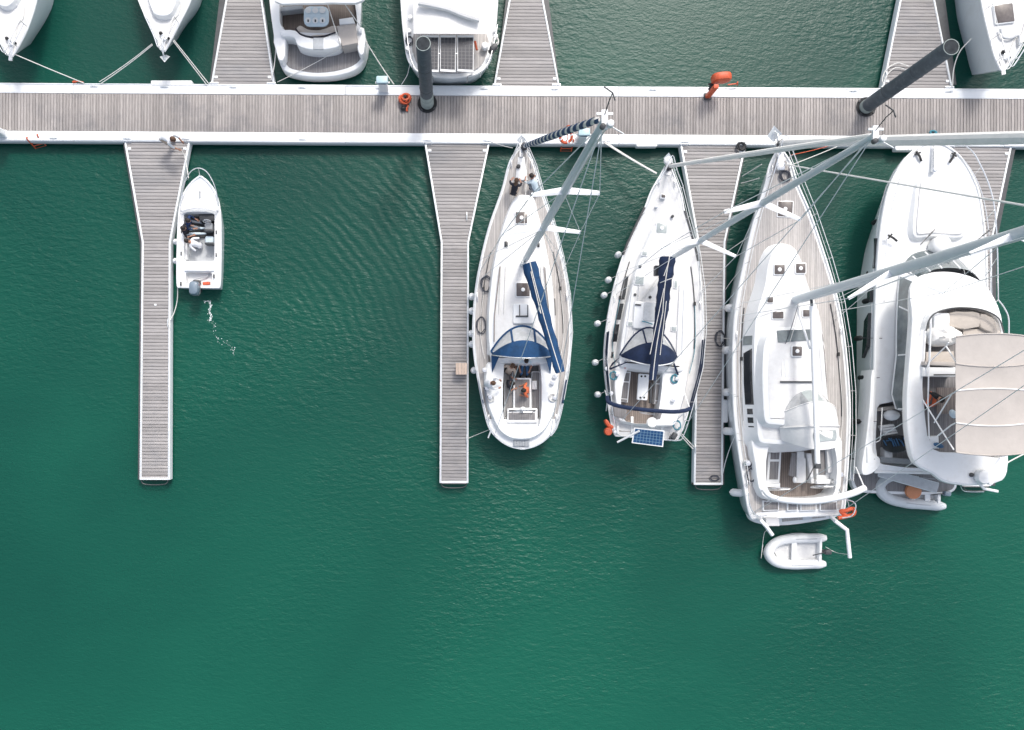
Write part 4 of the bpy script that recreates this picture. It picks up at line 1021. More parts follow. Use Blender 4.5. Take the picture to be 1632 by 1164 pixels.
for a, b in (((1085, 488), (1087, 517)), ((1088, 525), (1088, 545))):
    side_window(B, [(a[0] - 1, a[1], 1.68), (a[0] + 2, a[1], 1.5), (b[0] + 2, b[1], 1.5), (b[0] - 1, b[1], 1.68)], glass)
t_ = slab(B, 'companionway_hatch', gel, rrect(W(1029, 503, 1.9), 1.0, 1.15, 0.08, hz_), 1.7, 1.9, 0.05)
slab(t_, 'sliding_lid', vinyl, rrect(W(1036, 497, 1.95), 0.55, 0.8, 0.1, hz_), 1.88, 1.94, 0.03)
slab(t_, 'line_organiser', darkgrey, rrect(W(1017, 486, 1.93), 0.25, 0.06, 0.02, hz_), 1.88, 1.96, 0.01)
mb = MB(); mb.tube(WL([(1023, 512, 2.0), (1030, 513.5, 2.0), (1040, 517, 2.0)], 0), 0.025, 5); mb.build('halyard', ropeblue, B)
for u0, u1_ in ((-40, -46), (-30, -34), (34, 38), (42, 47)):
    mb = MB(); mb.tube([PB(190, u0, 1.80), PB(250, lerp(u0, u1_, 0.5), 1.83), PB(300, u1_, 1.80)], 0.018, 6); mb.build('grab_rail', gel if abs(u0) > 38 else steel, B)
mbB, mtB = W(1071, 411, 1.75), W(1394, 216, 18.9)
ang_ = lambda x, y, z: W(x, y, z)
z1, z2 = 8.2, 13.0
qb = lambda z: (z - 1.75) / (18.9 - 1.75)
def solve_t(b, t, x, y):
    best = min(range(0, 1001), key=lambda k: (lambda p: ((NX + p.x * F / (H - p.z)) - x) ** 2 + ((NY - p.y * F / (H - p.z)) - y) ** 2)(on(b, t, k / 1000)))
    return best / 1000
t1 = solve_t(mbB, mtB, 1117, 385); t2 = solve_t(mbB, mtB, 1217, 326)
zz1, zz2 = on(mbB, mtB, t1).z, on(mbB, mtB, t2).z
rig(B, mbB, mtB, [(t1, W(1054, 396.5, zz1), W(1173, 409, zz1)), (t2, W(1154, 338, zz2), W(1276, 350.5, zz2))], 0.105, (hB.edge(200, -1, 0, -3), hB.edge(200, 1, 0, -3)), None, [hB.edge(430, -1), hB.edge(430, 1)])
furled(B, W(1067, 265, 1.8), W(1388, 217, 18.0), 0.075, whitecv)
mb = MB(); mb.tube([W(1072, 409, 2.2), W(1398, 219, 18.6)], 0.014, 5); mb.build('halyard', ropew, B)
anchor(B, W(1066, 257, 1.6), -0.08)
mb = MB(); mb.ell(W(1065, 257, 1.8), 0.2, 0.2, 0.14); mb.build('anchor_cover', fend, B)
pulpit(B, W(1065.5, 255, 1.6), [hB.edge(14, -1, 0, -1), hB.edge(40, -1, 0, -1)], [hB.edge(14, 1, 0, -1), hB.edge(40, 1, 0, -1)], 0.66)
for sd_ in (-1, 1):
    hB.lifelines(sd_, [40, 85, 140, 200, 260, 320, 375])
    mb = MB(); ds = (275, 305, 335, 365, 385)
    mb.rings([[hB.edge(d, sd_, 0.05, -1) for d in ds], [hB.edge(d, sd_, 0.58, -1) for d in ds]], False); mb.build('weather_cloth', navycv, B, thick=0.012)
    mb = MB(); mb.tube([hB.edge(d, sd_, 0.03, 0.6) for d in (72, 100, 130, 150)], 0.05, 6); mb.build('toe_rail_strip', darkgrey, B)
    mb = MB(); pr = [hB.edge(d, sd_, 0.64, -1) for d in (375, 405, 425, 436)] + [hB.at(437, sd_ * 30, 0.64)]
    mb.tube(cr(pr, 4, False), 0.02, 6)
    for d in (375, 405, 436): mb.tube([hB.edge(d, sd_, 0, -1), hB.edge(d, sd_, 0.64, -1)], 0.018, 6)
    mb.build('pushpit', steel, B)
for x, y in ((973, 627), (1072, 638), (983, 597), (1078, 604), (966, 588)): winch(B, W(x, y, 1.58), 1.0)
coil(W(977, 599, 1.6), 0.15, '', ropeblue, 4, 0.018, B, 1.2); coil(W(1074.5, 604, 1.6), 0.13, '', ropeblue, 4, 0.018, B, 1.5); coil(W(1078, 678, 1.5), 0.16, '', ropeblue, 3, 0.02, B, 1.3)
mb = MB(); mb.box(W(997, 582, 1.6), 0.2, 0.25, 0.1, 0.4); mb.build('seat_bag', orange, B); mb = MB(); mb.box(W(1004, 580, 1.62), 0.22, 0.25, 0.12, 0.2); mb.build('rope_bag', bluegel, B)
for i, (x, y) in enumerate(((985, 406.5), (969.5, 446.5), (962.5, 471), (952, 516), (948.5, 578), (952.5, 629))):
    d = y - 262
    fender(x, y, 0.85, FCOUNT[i] + ' white fender counted from the bow on the open-water side of the navy-canvas sailboat', 0.135, 0.5, None, hB.edge(d, -1, 0.3))

# ================================================================== big white deck-saloon yacht
C = thing('sailing_yacht', 'big white deck-saloon sailing yacht with long teak foredeck and white sprayhood', 'sailboat', W(1258, 540, 0))
bC, sC = (1242.5, 238), (1270, 826)
hC = Hull(C, bC, sC, [(0, 3), (25, 17), (55, 25), (100, 42), (150, 57), (210, 73), (252, 82), (300, 88), (360, 91.5), (420, 92), (475, 88), (545, 80), (575, 76), (586, 72)],
          [(0, 2.15), (200, 1.9), (400, 1.75), (590, 1.6)], wl=0.88, rake_s=0.2, rake_b=1.3)
def PC(d, u, z): c = hC.b + hC.ax * d + hC.pp * u; return W(c.x, c.y, z)
cockC = cr(WL([(1232, 706), (1320, 702), (1330, 712), (1333, 770), (1326, 790), (1285, 797), (1240, 793), (1224, 780), (1224, 716)], 2.1), 3)
holeC = [Vector((p.x, p.y, 1.66)) for p in cockC]
hC.deck(gel, [holeC]); hC.deck(teak, [inset(ccw(holeC), -0.12)], 0.13, 0.006, 'teak_deck'); hC.toerail(gel, 0.05, 0.02)
roofC = cr([PC(d, s_ * u, 2.45) for d, u, s_ in ((158, 14, -1), (158, 14, 1), (178, 26, 1), (215, 34, 1), (262, 50, 1), (310, 56, 1), (370, 58, 1), (430, 57, 1), (462, 55, 1), (468, 48, 1), (468, 48, -1), (462, 55, -1), (430, 57, -1), (370, 58, -1), (310, 56, -1), (262, 50, -1), (215, 34, -1), (178, 26, -1))], 3)
slab(C, 'coachroof', gel, roofC, 1.7, 2.45, 0.12, 0.36); tread(C, roofC, 0.22, 2.45)
roof2 = cr([PC(d, s_ * u, 2.85) for d, u, s_ in ((290, 26, -1), (290, 26, 1), (304, 38, 1), (340, 44, 1), (400, 46, 1), (432, 44, 1), (438, 38, 1), (438, 38, -1), (432, 44, -1), (400, 46, -1), (340, 44, -1), (304, 38, -1))], 3)
slab(C, 'deck_saloon', gel, roof2, 2.4, 2.85, 0.16, 0.14); tread(C, roof2, 0.26, 2.85)
side_window(C, [(1238, 527, 2.86), (1292, 525, 2.86), (1293, 542, 2.88), (1240, 546, 2.88)], saloon, 'saloon_skylight')
def slope_window(y0, y1, f0, f1, m, name='window', side=-1, skew=0.0):
    """pane lying on the sloping side of the coachroof between fractions f0 (low) and f1 (high) of its height"""
    def pt(y, f):
        d_ = y - 238; u = interp(d_, [(158, 14), (178, 26), (215, 34), (262, 50), (310, 56), (370, 58), (430, 57), (462, 55)])
        top_ = PC(d_, side * u, 2.45); low_ = top_ + Vector((side * 0.36, 0, 0)); low_.z = 1.7; top_.z = 2.33
        return lerp(low_, top_, f) + Vector((side * 0.012, 0, 0.01))
    mb = MB(); n = 8; rs = [[pt(lerp(y0 + skew, y1, k / n), f0) for k in range(n + 1)], [pt(lerp(y0, y1, k / n), f1) for k in range(n + 1)]]
    mb.rings(rs, False); return mb.build(name, m, C, thick=0.02)
for sd_ in (-1, 1):
    slope_window(553, 643, 0.34, 0.96, glass, side=sd_, skew=7); slope_window(512, 547, 0.30, 0.95, saloon, side=sd_, skew=8)
    for y in (654, 668, 682): slope_window(y - 4.5, y + 4.5, 0.45, 0.85, glass, 'portlight', sd_)
hatch(C, 1251, 333.5, 24, 25, 2.02, smoke, -0.045)
hatch(C, 1242, 430, 17, 16, 2.47, smoke, 0); hatch(C, 1275.7, 428, 16, 16, 2.47, smoke, 0)
hatch(C, 1227, 478, 10, 10, 2.46, smoke, 0, False, 'small_hatch'); hatch(C, 1239.5, 502.5, 18, 12, 2.47, smoke, 0, False); hatch(C, 1284.5, 499.5, 11, 12, 2.47, smoke, 0, False, 'small_hatch'); hatch(C, 1270, 560, 16, 16, 2.9, smoke, 0)
slab(C, 'mainsheet_track', darkgrey, prect(1244, 607.5, 1303, 610, 2.92, 0.02), 2.85, 2.93, 0.01)
for x0, y0, x1, y1 in ((1223, 548, 1224, 600), (1310, 548, 1319, 645), (1248, 553, 1246, 600), (1252, 553, 1252, 600)):
    mb = MB(); mb.tube([W(x0, y0, 2.82 if 1230 < x0 < 1300 else 2.62), W(x1, y1, 2.86 if 1230 < x0 < 1300 else 2.62)], 0.022, 6); mb.build('grab_rail', gel, C)
# sprayhood (white)
hf = hoop(W(1232, 660, 2.3), W(1326, 655, 2.3), 0.55, upv * 0.95, p=3.5)
hm = hoop(W(1236, 662, 2.4), W(1332, 660, 2.4), 1.15, upv * 0.55, p=3)
ha = hoop(W(1244, 702, 2.4), W(1335, 700, 2.4), 1.3, dn * 0.35, p=3)
sh = MB(); sh.loft(loft_between(hm, ha, 6, 0.12)); sh = sh.build('sprayhood', whitecv, C, thick=0.015)
for a_, b_ in ((0, 6), (10, 16)):
    mb = MB(); mb.loft(loft_between(hf[a_:b_ + 1], hm[a_:b_ + 1], 3)); mb.build('sprayhood_window', vinyl, sh)
mb = MB(); mb.loft(loft_between(hf[6:11], hm[6:11], 3)); mb.build('sprayhood_window', paleglass, sh)
for hh in (hf, hm, [p + Vector((0, 0, 0.05)) for p in [lerp(a, b, 0.5) + Vector((0, 0, 0.12)) for a, b in zip(hm, ha)]]):
    mb = MB(); mb.tube([p + Vector((0, 0, 0.01)) for p in hh], 0.028, 6); mb.build('seam', whitecv, sh)
mid = [lerp(a, b, 0.82) + Vector((0, 0, 0.10)) for a, b in zip(hm, ha)]; mid2 = [lerp(a, b, 0.60) + Vector((0, 0, 0.135)) for a, b in zip(hm, ha)]
mb = MB(); c_ = cr([mid[6], mid[8], mid[11], mid[12], mid2[12], mid2[11], mid2[8], mid2[6]], 3); mb.rings([[p - Vector((0, 0, 0.02)) for p in c_], [p + Vector((0, 0, 0.018)) for p in c_]], True, True, True); mb.build('sprayhood_skylight', paleglass, sh)
# cockpit
mb = MB(); outer = ccw(cr(WL([(1201, 692), (1336, 690), (1342, 740), (1337, 788), (1325, 797), (1285, 802), (1240, 799), (1214, 790), (1203, 740)], 2.1), 3)); mb.rings([inset([Vector((p.x, p.y, 1.62)) for p in outer], -0.06), [p - Vector((0, 0, 0.05)) for p in outer], inset(outer, 0.05)]); mb.sheet(inset(outer, 0.05), [cockC]); mb.build('cockpit_coaming', gel, C)
well(C, cockC, 1.05, teakdark, gel)
for lp, nm in (([(1226, 709), (1247, 709), (1243, 772), (1222, 772)], 0), ([(1299, 706), (1330, 706), (1330, 766), (1302, 766)], 1)):
    s_ = slab(C, 'bench', gel, WL(lp, 1.52), 1.05, 1.5, 0.04)
    a, b, c, d = [Vector(v) for v in lp]
    e = lambda u, v: lerp(lerp(a, b, u), lerp(d, c, u), v)
    for q0, q1_ in (((0.06, 0.37), (0.43, 0.88)) if nm == 0 else ((0.2, 0.85),)):
        u0, u1_ = (0.18, 0.82) if nm == 0 else (0.12, 0.5)
        slab(s_, 'seat_slats', teakwet, WL([tuple(e(u0, q0)), tuple(e(u1_, q0)), tuple(e(u1_, q1_)), tuple(e(u0, q1_))], 1.53), 1.49, 1.525, 0.005)
    if nm == 1: slab(s_, 'seat_back', nonskid, WL([tuple(e(0.58, 0.05)), tuple(e(0.95, 0.05)), tuple(e(0.95, 0.8)), tuple(e(0.62, 0.8))], 1.7), 1.5, 1.72, 0.05)
t_ = slab(C, 'cockpit_table', nonskid, WL([(1271, 720), (1282, 720), (1285, 770), (1269, 770)], 1.75), 1.62, 1.75, 0.03); slab(t_, 'table_leaf', teakwet, WL([(1262, 722), (1269, 722), (1268, 762), (1257, 758)], 1.72), 1.66, 1.72, 0.02)
slab(t_, 'table_leg', gel, WL([(1274, 730), (1281, 730), (1281, 762), (1272, 762)], 1.4), 1.05, 1.63, 0.02)
slab(C, 'instrument_pod', nonskid, WL([(1286, 723), (1294, 723), (1298, 771), (1293, 771)], 1.75), 1.05, 1.75, 0.04)
mb = MB(); mb.ell(W(1266.5, 765, 1.8), 0.08, 0.14, 0.12); mb.build('binnacle', fend, C)
wheel(C, W(1240.5, 780, 1.95), 0.5); wheel(C, W(1311, 776, 1.95), 0.5)
for lp in ([(1224, 772), (1244, 770), (1244, 778), (1222, 777)], [(1301, 766), (1326, 764), (1324, 772), (1302, 772)]): slab(C, 'helm_pedestal', gel, WL(lp, 1.75), 1.05, 1.75, 0.05)
# aft deck: locker row, transom
for x0, x1 in ((1216, 1242), (1255, 1272), (1276, 1302), (1307, 1335)):
    s_ = slab(C, 'aft_locker', gel, WL([(x0, 798), (x1, 799), (x1, 814), (x0, 815)], 1.75), 1.6, 1.74, 0.03)
    slab(s_, 'locker_slats', teakwet if x0 != 1276 else teak, WL([(x0 + 1.8, 800), (x1 - 1.8, 801), (x1 - 1.8, 812.5), (x0 + 1.8, 813)], 1.76), 1.72, 1.757, 0.005)
sw = slab(C, 'swim_step', gel, cr(WL([(1194, 806), (1195, 826), (1203, 833), (1240, 838), (1290, 833), (1338, 822), (1345, 812), (1345, 803)], 0.9), 3), 0.55, 0.9, 0.05)
slab(sw, 'step_slats', teak, WL([(1246, 821), (1318, 816), (1316, 825), (1247, 832)], 0.92), 0.88, 0.912, 0.004); slab(sw, 'ladder', alu, WL([(1279, 820), (1294, 819), (1294, 828), (1280, 829.5)], 0.96), 0.9, 0.95, 0.01)
slab(sw, 'step_slats', teakwet, WL([(1199, 812), (1216, 818), (1216, 828), (1203, 828)], 0.92), 0.88, 0.912, 0.004)
path = cr([W(1218, 783, 2.7), W(1224, 789, 2.95), W(1242, 796, 3.1), W(1270, 799, 3.2), W(1302, 798.5, 3.2), W(1335, 793, 3.2), W(1360, 786, 3.15), W(1378, 778, 3.0)], 4, False)
mb = MB(); mb.tube(path, [0.09 + 0.05 * min(1, k / 14) for k in range(len(path))], 10); ar = mb.build('stern_arch', mastw, C)
for k, q in ((0, W(1213, 780, 1.75)), (6, W(1222, 800, 1.75)), (-1, W(1364, 745, 1.75)), (-8, W(1340, 795, 1.7))):
    mb = MB(); mb.tube([path[k], q], 0.03, 6); mb.build('arch_leg', mastw, ar)
for pts, dz in (([(1208, 824, 1.6), (1214, 831, 2.2), (1221, 839, 2.3), (1231, 853, 2.2)], 0), ([(1325, 824, 1.6), (1333, 832, 2.3), (1350, 845, 2.5), (1351.5, 862, 2.45), (1354.5, 889, 2.35)], 0)):
    mb = MB(); mb.tube([W(*p) for p in pts], 0.085, 8); mb.build('davit', mastw, C)
slab(C, 'gas_locker', nonskid, WL([(1220, 826), (1242, 826), (1243, 839), (1221, 839)], 2.0), 1.5, 2.0, 0.05)
mb = MB(); mb.tube(cr([W(1348, 822, 2.2), W(1340, 815, 2.2), W(1348, 814, 2.25), W(1360, 811, 2.25), W(1361, 819, 2.2), W(1350, 823, 2.2), W(1336, 826, 2.2)], 4, False), 0.085, 8); mb.build('horseshoe_buoy', orange, C)
mb = MB(); mb.tube(cr([W(1337, 780, 2.5), W(1350, 796, 2.5), W(1360, 800, 2.45), W(1364, 806, 2.45), W(1358, 822, 2.45), W(1342, 826, 2.4)], 4, False), 0.025, 6)
mb.tube(cr([W(1337, 780, 2.1), W(1352, 802, 2.1), W(1350, 818, 2.05), W(1338, 824, 2.0)], 4, False), 0.02, 6)
mb.tube(cr([W(1193, 786, 2.3), W(1196, 808, 2.3), W(1206, 822, 2.3), W(1222, 822, 2.3)], 4, False), 0.025, 6); mb.build('pushpit', steel, C)
for x, y in ((1198, 704), (1212, 768), (1337, 756), (1190, 738), (1330, 768)): winch(C, W(x, y, 1.8), 1.3)
coil(W(1197, 757, 1.75), 0.2, '', ropeb, 3, 0.02, C, 1.5); coil(W(1192, 740, 1.75), 0.12, '', ropeb, 3, 0.02, C)
coil(W(1250.5, 281, 2.15), 0.22, 'dark rope coil with a blue tail on the teak foredeck of the big white yacht', ropeb, 5, 0.025)
# rig of C
mbC, mtC = W(1268, 478, 2.45), W(1268, 478, 2.45) + Vector((0.25, 0.1, 22.6))
tc_ = solve_t(mbC, mtC, 1428, 440); zc = on(mbC, mtC, tc_).z
tc2 = min(0.72, tc_ + 0.26); p2 = on(mbC, mtC, tc2)
rig(C, mbC, mtC, [(tc_, W(1352, 476, zc), W(1503.5, 467, zc)), (tc2, p2 + Vector((-1.2, -0.5, 0)), p2 + Vector((1.2, -0.5, 0)))], 0.175, (hC.edge(262, -1, 0, -6), hC.edge(262, 1, 0, -6)), None, [hC.edge(580, -1), hC.edge(580, 1)])
mb = MB(); mb.tube([W(1294, 488, 4.0), W(1303, 742, 4.2)], 0.105, 10); bo = mb.build('boom', mastw, C)
mb = MB(); mb.tube([mbC + Vector((0, 0, 1.5)), W(1294, 489, 4.0)], 0.06, 8); mb.build('gooseneck', darkgrey, bo)
mb = MB(); mb.box(W(1303, 743, 4.2), 0.2, 0.2, 0.2); mb.tube([W(1302, 735, 4.1), W(1284, 770, 1.6)], 0.02, 6); mb.build('mainsheet', darkgrey, bo)
mb = MB(); mb.tube([W(1269, 487, 2.6), W(1291, 556, 3.9)], 0.045, 8); mb.build('vang', mastw, C)
furled(C, W(1246, 228, 2.5), on(mbC, mtC, 0.97), 0.14, whitecv)
mb = MB(); mb.tube([W(1250, 262, 2.2), on(mbC, mtC, 0.7)], 0.03, 6); mb.build('staysail_stay', whitecv, C)
t_ = anchor(C, W(1240, 222, 2.2), 0.15, 1.6)
slab(C, 'windlass', steel, rrect(W(1245, 264, 2.3), 0.35, 0.4, 0.08), 2.0, 2.3, 0.06)
pulpit(C, W(1242, 224, 2.15), [hC.edge(16, -1, 0, -1), hC.edge(45, -1, 0, -1)], [hC.edge(16, 1, 0, -1), hC.edge(45, 1, 0, -1)], 0.7)
for sd_ in (-1, 1): hC.lifelines(sd_, [45, 110, 180, 250, 320, 390, 460, 530], 0.68)
for i, (x, y) in enumerate(((1162, 491), (1158, 558.5), (1158, 625.5), (1161, 687.5), (1174.5, 785.5))):
    fender(x, y, 0.9, FCOUNT[i] + ' white fender counted from the bow on the finger side of the big white yacht', 0.17, 0.5 if i < 3 else 0.62, None, hC.edge(y - 238, -1, 0.3), tilt=None if i < 3 else (0.7 if i == 4 else 0.3))

# ------------------------------------------------------------------ deck gear on the three sailing boats
for root_, h_, tr in ((A, hA, (170, 300)), (B, hB, (160, 290)), (C, hC, (250, 430))):
    for sd_ in (-1, 1):
        for q in (30, 0.5 * h_.len, 0.9 * h_.len):
            cleat(h_.edge(q, sd_, 0.03, -4.5), math.pi / 2, root_, steel)
        mb = MB(); n = 10
        mb.tube([h_.edge(lerp(tr[0], tr[1], k / n), sd_, 0.03, -13) for k in range(n + 1)], 0.022, 5); t_ = mb.build('genoa_track', darkgrey, root_)
        mb = MB(); mb.box(h_.edge(lerp(tr[0], tr[1], 0.45), sd_, 0.07, -13), 0.08, 0.16, 0.09); mb.build('genoa_car', black, t_)
        mb = MB(); mb.tube(cr([h_.edge(tr[0] + (tr[1] - tr[0]) * 0.45, sd_, 0.08, -13), h_.edge(tr[1], sd_, 0.05, -12), h_.edge(tr[1] + 40, sd_, 0.18, -16)], 5, False), 0.014, 5); mb.build('sheet', ropeblue if root_ is B else ropew, root_)
for x0, y0, x1, y1, z in ((1066, 418, 1018, 484, 1.80), (1070, 420, 1022, 484, 1.80), (1062, 424, 1014, 486, 1.80), (1272, 486, 1252, 548, 2.88), (1274, 488, 1258, 548, 2.88)):
    mb = MB(); mb.tube([W(x0, y0, z), W(lerp(x0, x1, 0.5) + 1, lerp(y0, y1, 0.5), z), W(x1, y1, z + 0.03)], 0.013, 5); mb.build('halyard', ropew if (x0 % 4) else ropeb, B if x0 < 1200 else C)
for x, y in ((1012, 470), (1036, 474), (1050, 470), (1020, 425), (1046, 330), (1072, 345)):
    mb = MB(); mb.lathe(W(x, y, 1.76 if y > 400 else 1.62), [(0.06, -0.1), (0.065, 0.03), (0.03, 0.05)], 10); mb.build('deck_fitting', steel if x % 4 else darkgrey, B)

# ================================================================== flybridge motor yacht
D = thing('motor_yacht', 'white flybridge motor yacht with beige bimini roof and white sun pad', 'motor yacht', W(1484, 500, 0))
bD, sD = (1489, 228), (1480, 756)
hD = Hull(D, bD, sD, [(0, 6), (5, 20), (14, 33), (26, 45), (42, 56), (73, 70.5), (114, 79), (155, 84), (219, 87.5), (330, 89), (430, 89), (500, 88), (526, 86)],
          [(0, 2.25), (120, 2.05), (260, 1.95), (420, 1.85), (530, 1.75)], wl=0.93, bow_wl=0.35, rake_s=-0.1, rake_b=1.5)
def PD(d, u, z): c = hD.b + hD.ax * d + hD.pp * u; return W(c.x, c.y, z)
cockD = cr([PD(d, u, 1.82) for d, u in ((418, -80), (418, 70), (440, 74), (505, 72), (514, 60), (514, -72), (505, -82), (440, -84))], 3)
hD.deck(gel, [cockD]); hD.toerail(gel, 0.06, 0.0, 'gunwale')
mb = MB(); mb.tube([hD.edge(d, -1, -0.35, -0.4) for d in range(20, 525, 24)], 0.035, 6); mb.tube([hD.edge(d, 1, -0.35, -0.4) for d in range(20, 525, 24)], 0.035, 6); mb.build('rubbing_strake', steel, D)
well(D, cockD, 1.05, teakwet, gel)
for sgn in (-1,):
    for lp in ([(1395, 380, 1.05), (1398.5, 380, 1.75), (1396, 428, 1.75), (1391, 428, 1.05)], [(1386, 459, 1.1), (1390, 459, 1.7), (1389.5, 482, 1.7), (1385, 482, 1.1)], [(1380.5, 512, 0.95), (1387.5, 499, 1.6), (1384.5, 552, 1.55), (1377, 571, 0.95)]):
        mb = MB(); q = [W(*p) for p in lp]; mb.rings([[p + Vector((0.05, 0, 0)) for p in q], [p - Vector((0.10, 0, 0)) for p in q]], True, True, True); mb.build('hull_window', glass, D)
pad = cr(WL([(1466, 283), (1489, 281), (1514, 283), (1528, 300), (1537, 330), (1541, 372), (1532, 379), (1490, 377), (1462, 379), (1456, 372), (1458, 330), (1461, 300)], 2.35), 3)
slab(D, 'sun_pad', gel, pad, 2.0, 2.3, 0.12, 0.1); slab(D, 'sun_pad_cushion', whitecv, inset(ccw(pad), 0.14), 2.25, 2.38, 0.06)
slab(D, 'anchor_plate', steel, prect(1486, 236, 1492.5, 274, 2.33, 0.03), 2.1, 2.33, 0.02)
mb = MB(); mb.tube([W(1489, 226, 2.4), W(1489, 272, 2.42)], 0.035, 6); mb.lathe(W(1487, 272, 2.3), [(0.1, 0), (0.1, 0.12), (0.05, 0.16)], 10); mb.build('windlass', steel, D)
for x, y, a in ((1464, 250, 0.5), (1517, 252, -0.5), (1422, 380, 1.0)):
    mb = MB(); R = Matrix.Rotation(a, 3, 'Z'); c = W(x, y, 2.25)
    mb.tube([c + R @ Vector((0, -0.22, 0.02)), c + R @ Vector((0, 0.0, 0.08)), c + R @ Vector((0, 0.24, 0.04))], 0.05, 6); mb.tube([c + R @ Vector((-0.13, 0.15, 0.05)), c + R @ Vector((0.13, 0.12, 0.05))], 0.035, 6); mb.build('deck_cleat', black, D)
for a, b in (((1467, 390), (1490, 366)), ((1541, 397), (1583, 362))):
    mb = MB(); mb.tube([W(a[0], a[1], 2.6), W(b[0], b[1], 2.55)], 0.02, 5); mb.tube([W(lerp(a[0], b[0], 0.6), lerp(a[1], b[1], 0.6), 2.6), W(lerp(a[0], b[0], 0.85), lerp(a[1], b[1], 0.85), 2.58)], 0.035, 5); mb.build('windscreen_wiper', darkgrey, D)
# saloon: raked glass from the deck up to the flybridge
def mirror(pts): return pts + [(d, -u) for d, u in reversed(pts)]
def PH(d, u, z): p = hD.at(d, u); p.z = z; return p
base = cr([PH(d, u, 2.0) for d, u in mirror([(170, -16), (178, -36), (198, -50), (260, -57), (340, -58), (425, -58)])], 3)
topl = cr([PH(d + 0, u, 3.35) for d, u in mirror([(208, -14), (213, -32), (228, -45), (280, -52), (340, -53), (425, -53)])], 3)
mb = MB(); b_ = ccw(base); t_ = ccw(topl); mb.rings([b_, [lerp(p, q, 0.07) for p, q in zip(b_, t_)]]); mb.build('saloon_base', gel, D)
mb = MB(); mb.rings([[lerp(p, q, 0.07) for p, q in zip(b_, t_)], t_]); sg_ = mb.build('saloon_glass', saloon, D)
n_ = len(b_)
for k in range(0, n_, 3):
    mb = MB(); mb.tube([lerp(b_[k], t_[k], 0.15) , t_[k]], 0.035, 6); mb.build('mullion', gel, sg_)
mb = MB(); mb.lathe(W(1500, 392, 2.35), [(0.40, -0.3), (0.42, 0.05), (0.36, 0.16), (0.2, 0.24), (0.03, 0.26)], 22); mb.build('dome_hatch', gel, D)
# flybridge
fo = cr(WL([(1455, 462), (1465, 445), (1485, 434), (1513, 430), (1545, 434), (1573, 447), (1590, 474), (1600, 520), (1605, 600), (1607, 690), (1607, 752), (1598, 767), (1560, 774), (1530, 774), (1502, 768), (1486, 756), (1460, 741), (1448, 700), (1445, 640), (1448, 590), (1454, 510)], 3.8), 3)
fi = cr(WL([(1484, 503), (1500, 495), (1530, 490), (1563, 493), (1588, 506), (1596, 532), (1597, 640), (1597, 728), (1575, 728), (1530, 722), (1487, 716), (1472, 640), (1470, 612), (1473, 585), (1477, 530)], 3.8), 3)
yF = W(0, 500, 3.8).y
def zf(p): return 3.80 - max(0.0, (p.y - yF)) * 0.22
for lp in (fo, fi):
    for p in lp: p.z = zf(p)
fo = ccw(fo); fi = ccw(fi)
mb = MB()
low = inset([Vector((p.x, p.y, 3.28)) for p in fo], 0.10)
mb.rings([inset(low, 0.25), low, [p - Vector((0, 0, 0.14)) for p in fo], [p - Vector((0, 0, 0.04)) for p in inset(fo, 0.03)], inset(fo, 0.11)])
mb.sheet(inset(fo, 0.11), [fi]); mb.rings([fi, [Vector((p.x, p.y, 3.38)) for p in fi]]); fb = mb.build('flybridge', gel, D, ang=45)
mb = MB(); mb.sheet([Vector((p.x, p.y, 3.384)) for p in fi]); mb.build('flybridge_sole', teakwet, fb)
mb = MB(); mb.sheet([Vector((p.x, p.y, 3.29)) for p in inset(fo, 0.2)]); mb.build('flybridge_underside', gel, fb)
fr = cr([p for p in WL([(1476, 528, 4.15), (1480, 512, 4.15), (1490, 500, 4.15), (1515, 492, 4.15), (1545, 491, 4.15), (1572, 496, 4.15), (1592, 508, 4.15), (1600, 530, 4.15)], 0)], 4, False)
mb = MB(); mb.tube(fr, 0.03, 6); scr = mb.build('fly_screen_rail', darkgrey, fb)
mb = MB(); mb.rings([fr, [Vector((p.x + (-0.05), p.y + 0.12, 3.78)) for p in fr]], False); mb.build('fly_screen', vinyl, scr)
slab(fb, 'console', gel, prect(1489, 499, 1514, 523, 3.95, 0.06), 3.38, 3.95, 0.05)
def cushion(lp, z0, z1, m=beigecu, name='cushion', par=None): return slab(par or fb, name, m, lp, z0, z1, 0.05)
cushion(cr(WL([(1515, 499), (1540, 497), (1562, 499), (1562, 521), (1515, 520)], 3.85), 2), 3.4, 3.82)
cushion(cr(WL([(1564, 500), (1584, 507), (1595, 522), (1596, 540), (1585, 531), (1564, 522)], 3.85), 2), 3.4, 3.82)
cushion(WL([(1536, 523), (1564, 524), (1588, 534), (1590, 560), (1536, 560)], 3.7), 3.4, 3.66)
# lumpy white cover over the helm
c = W(1509, 535, 4.1); ring_ = []
mb = MB(); rs = []
for j, (kz, kr) in enumerate(((3.6, 1.02), (3.85, 1.0), (4.05, 0.9), (4.2, 0.62), (4.27, 0.3))):
    rs.append([Vector((c.x + math.cos(a) * 0.66 * kr * (1 + 0.10 * math.sin(3 * a + j) + 0.05 * math.sin(7 * a)), c.y + math.sin(a) * 0.46 * kr * (1 + 0.12 * math.sin(2 * a + 1 + j * 0.4)), kz + 0.06 * math.sin(5 * a + j))) for a in [q * math.pi / 12 for q in range(24)]])
mb.rings(rs, True, False, True); mb.build('helm_cover', whitecv, fb)
s_ = cushion(WL([(1477, 561), (1521, 560), (1523, 578), (1476, 578)], 3.85), 3.4, 3.83, beigecu, 'helm_seat'); slab(s_, 'seat_back', beigecv, WL([(1475, 576), (1523, 577), (1523, 584), (1474, 582)], 4.1), 3.5, 4.08, 0.05)
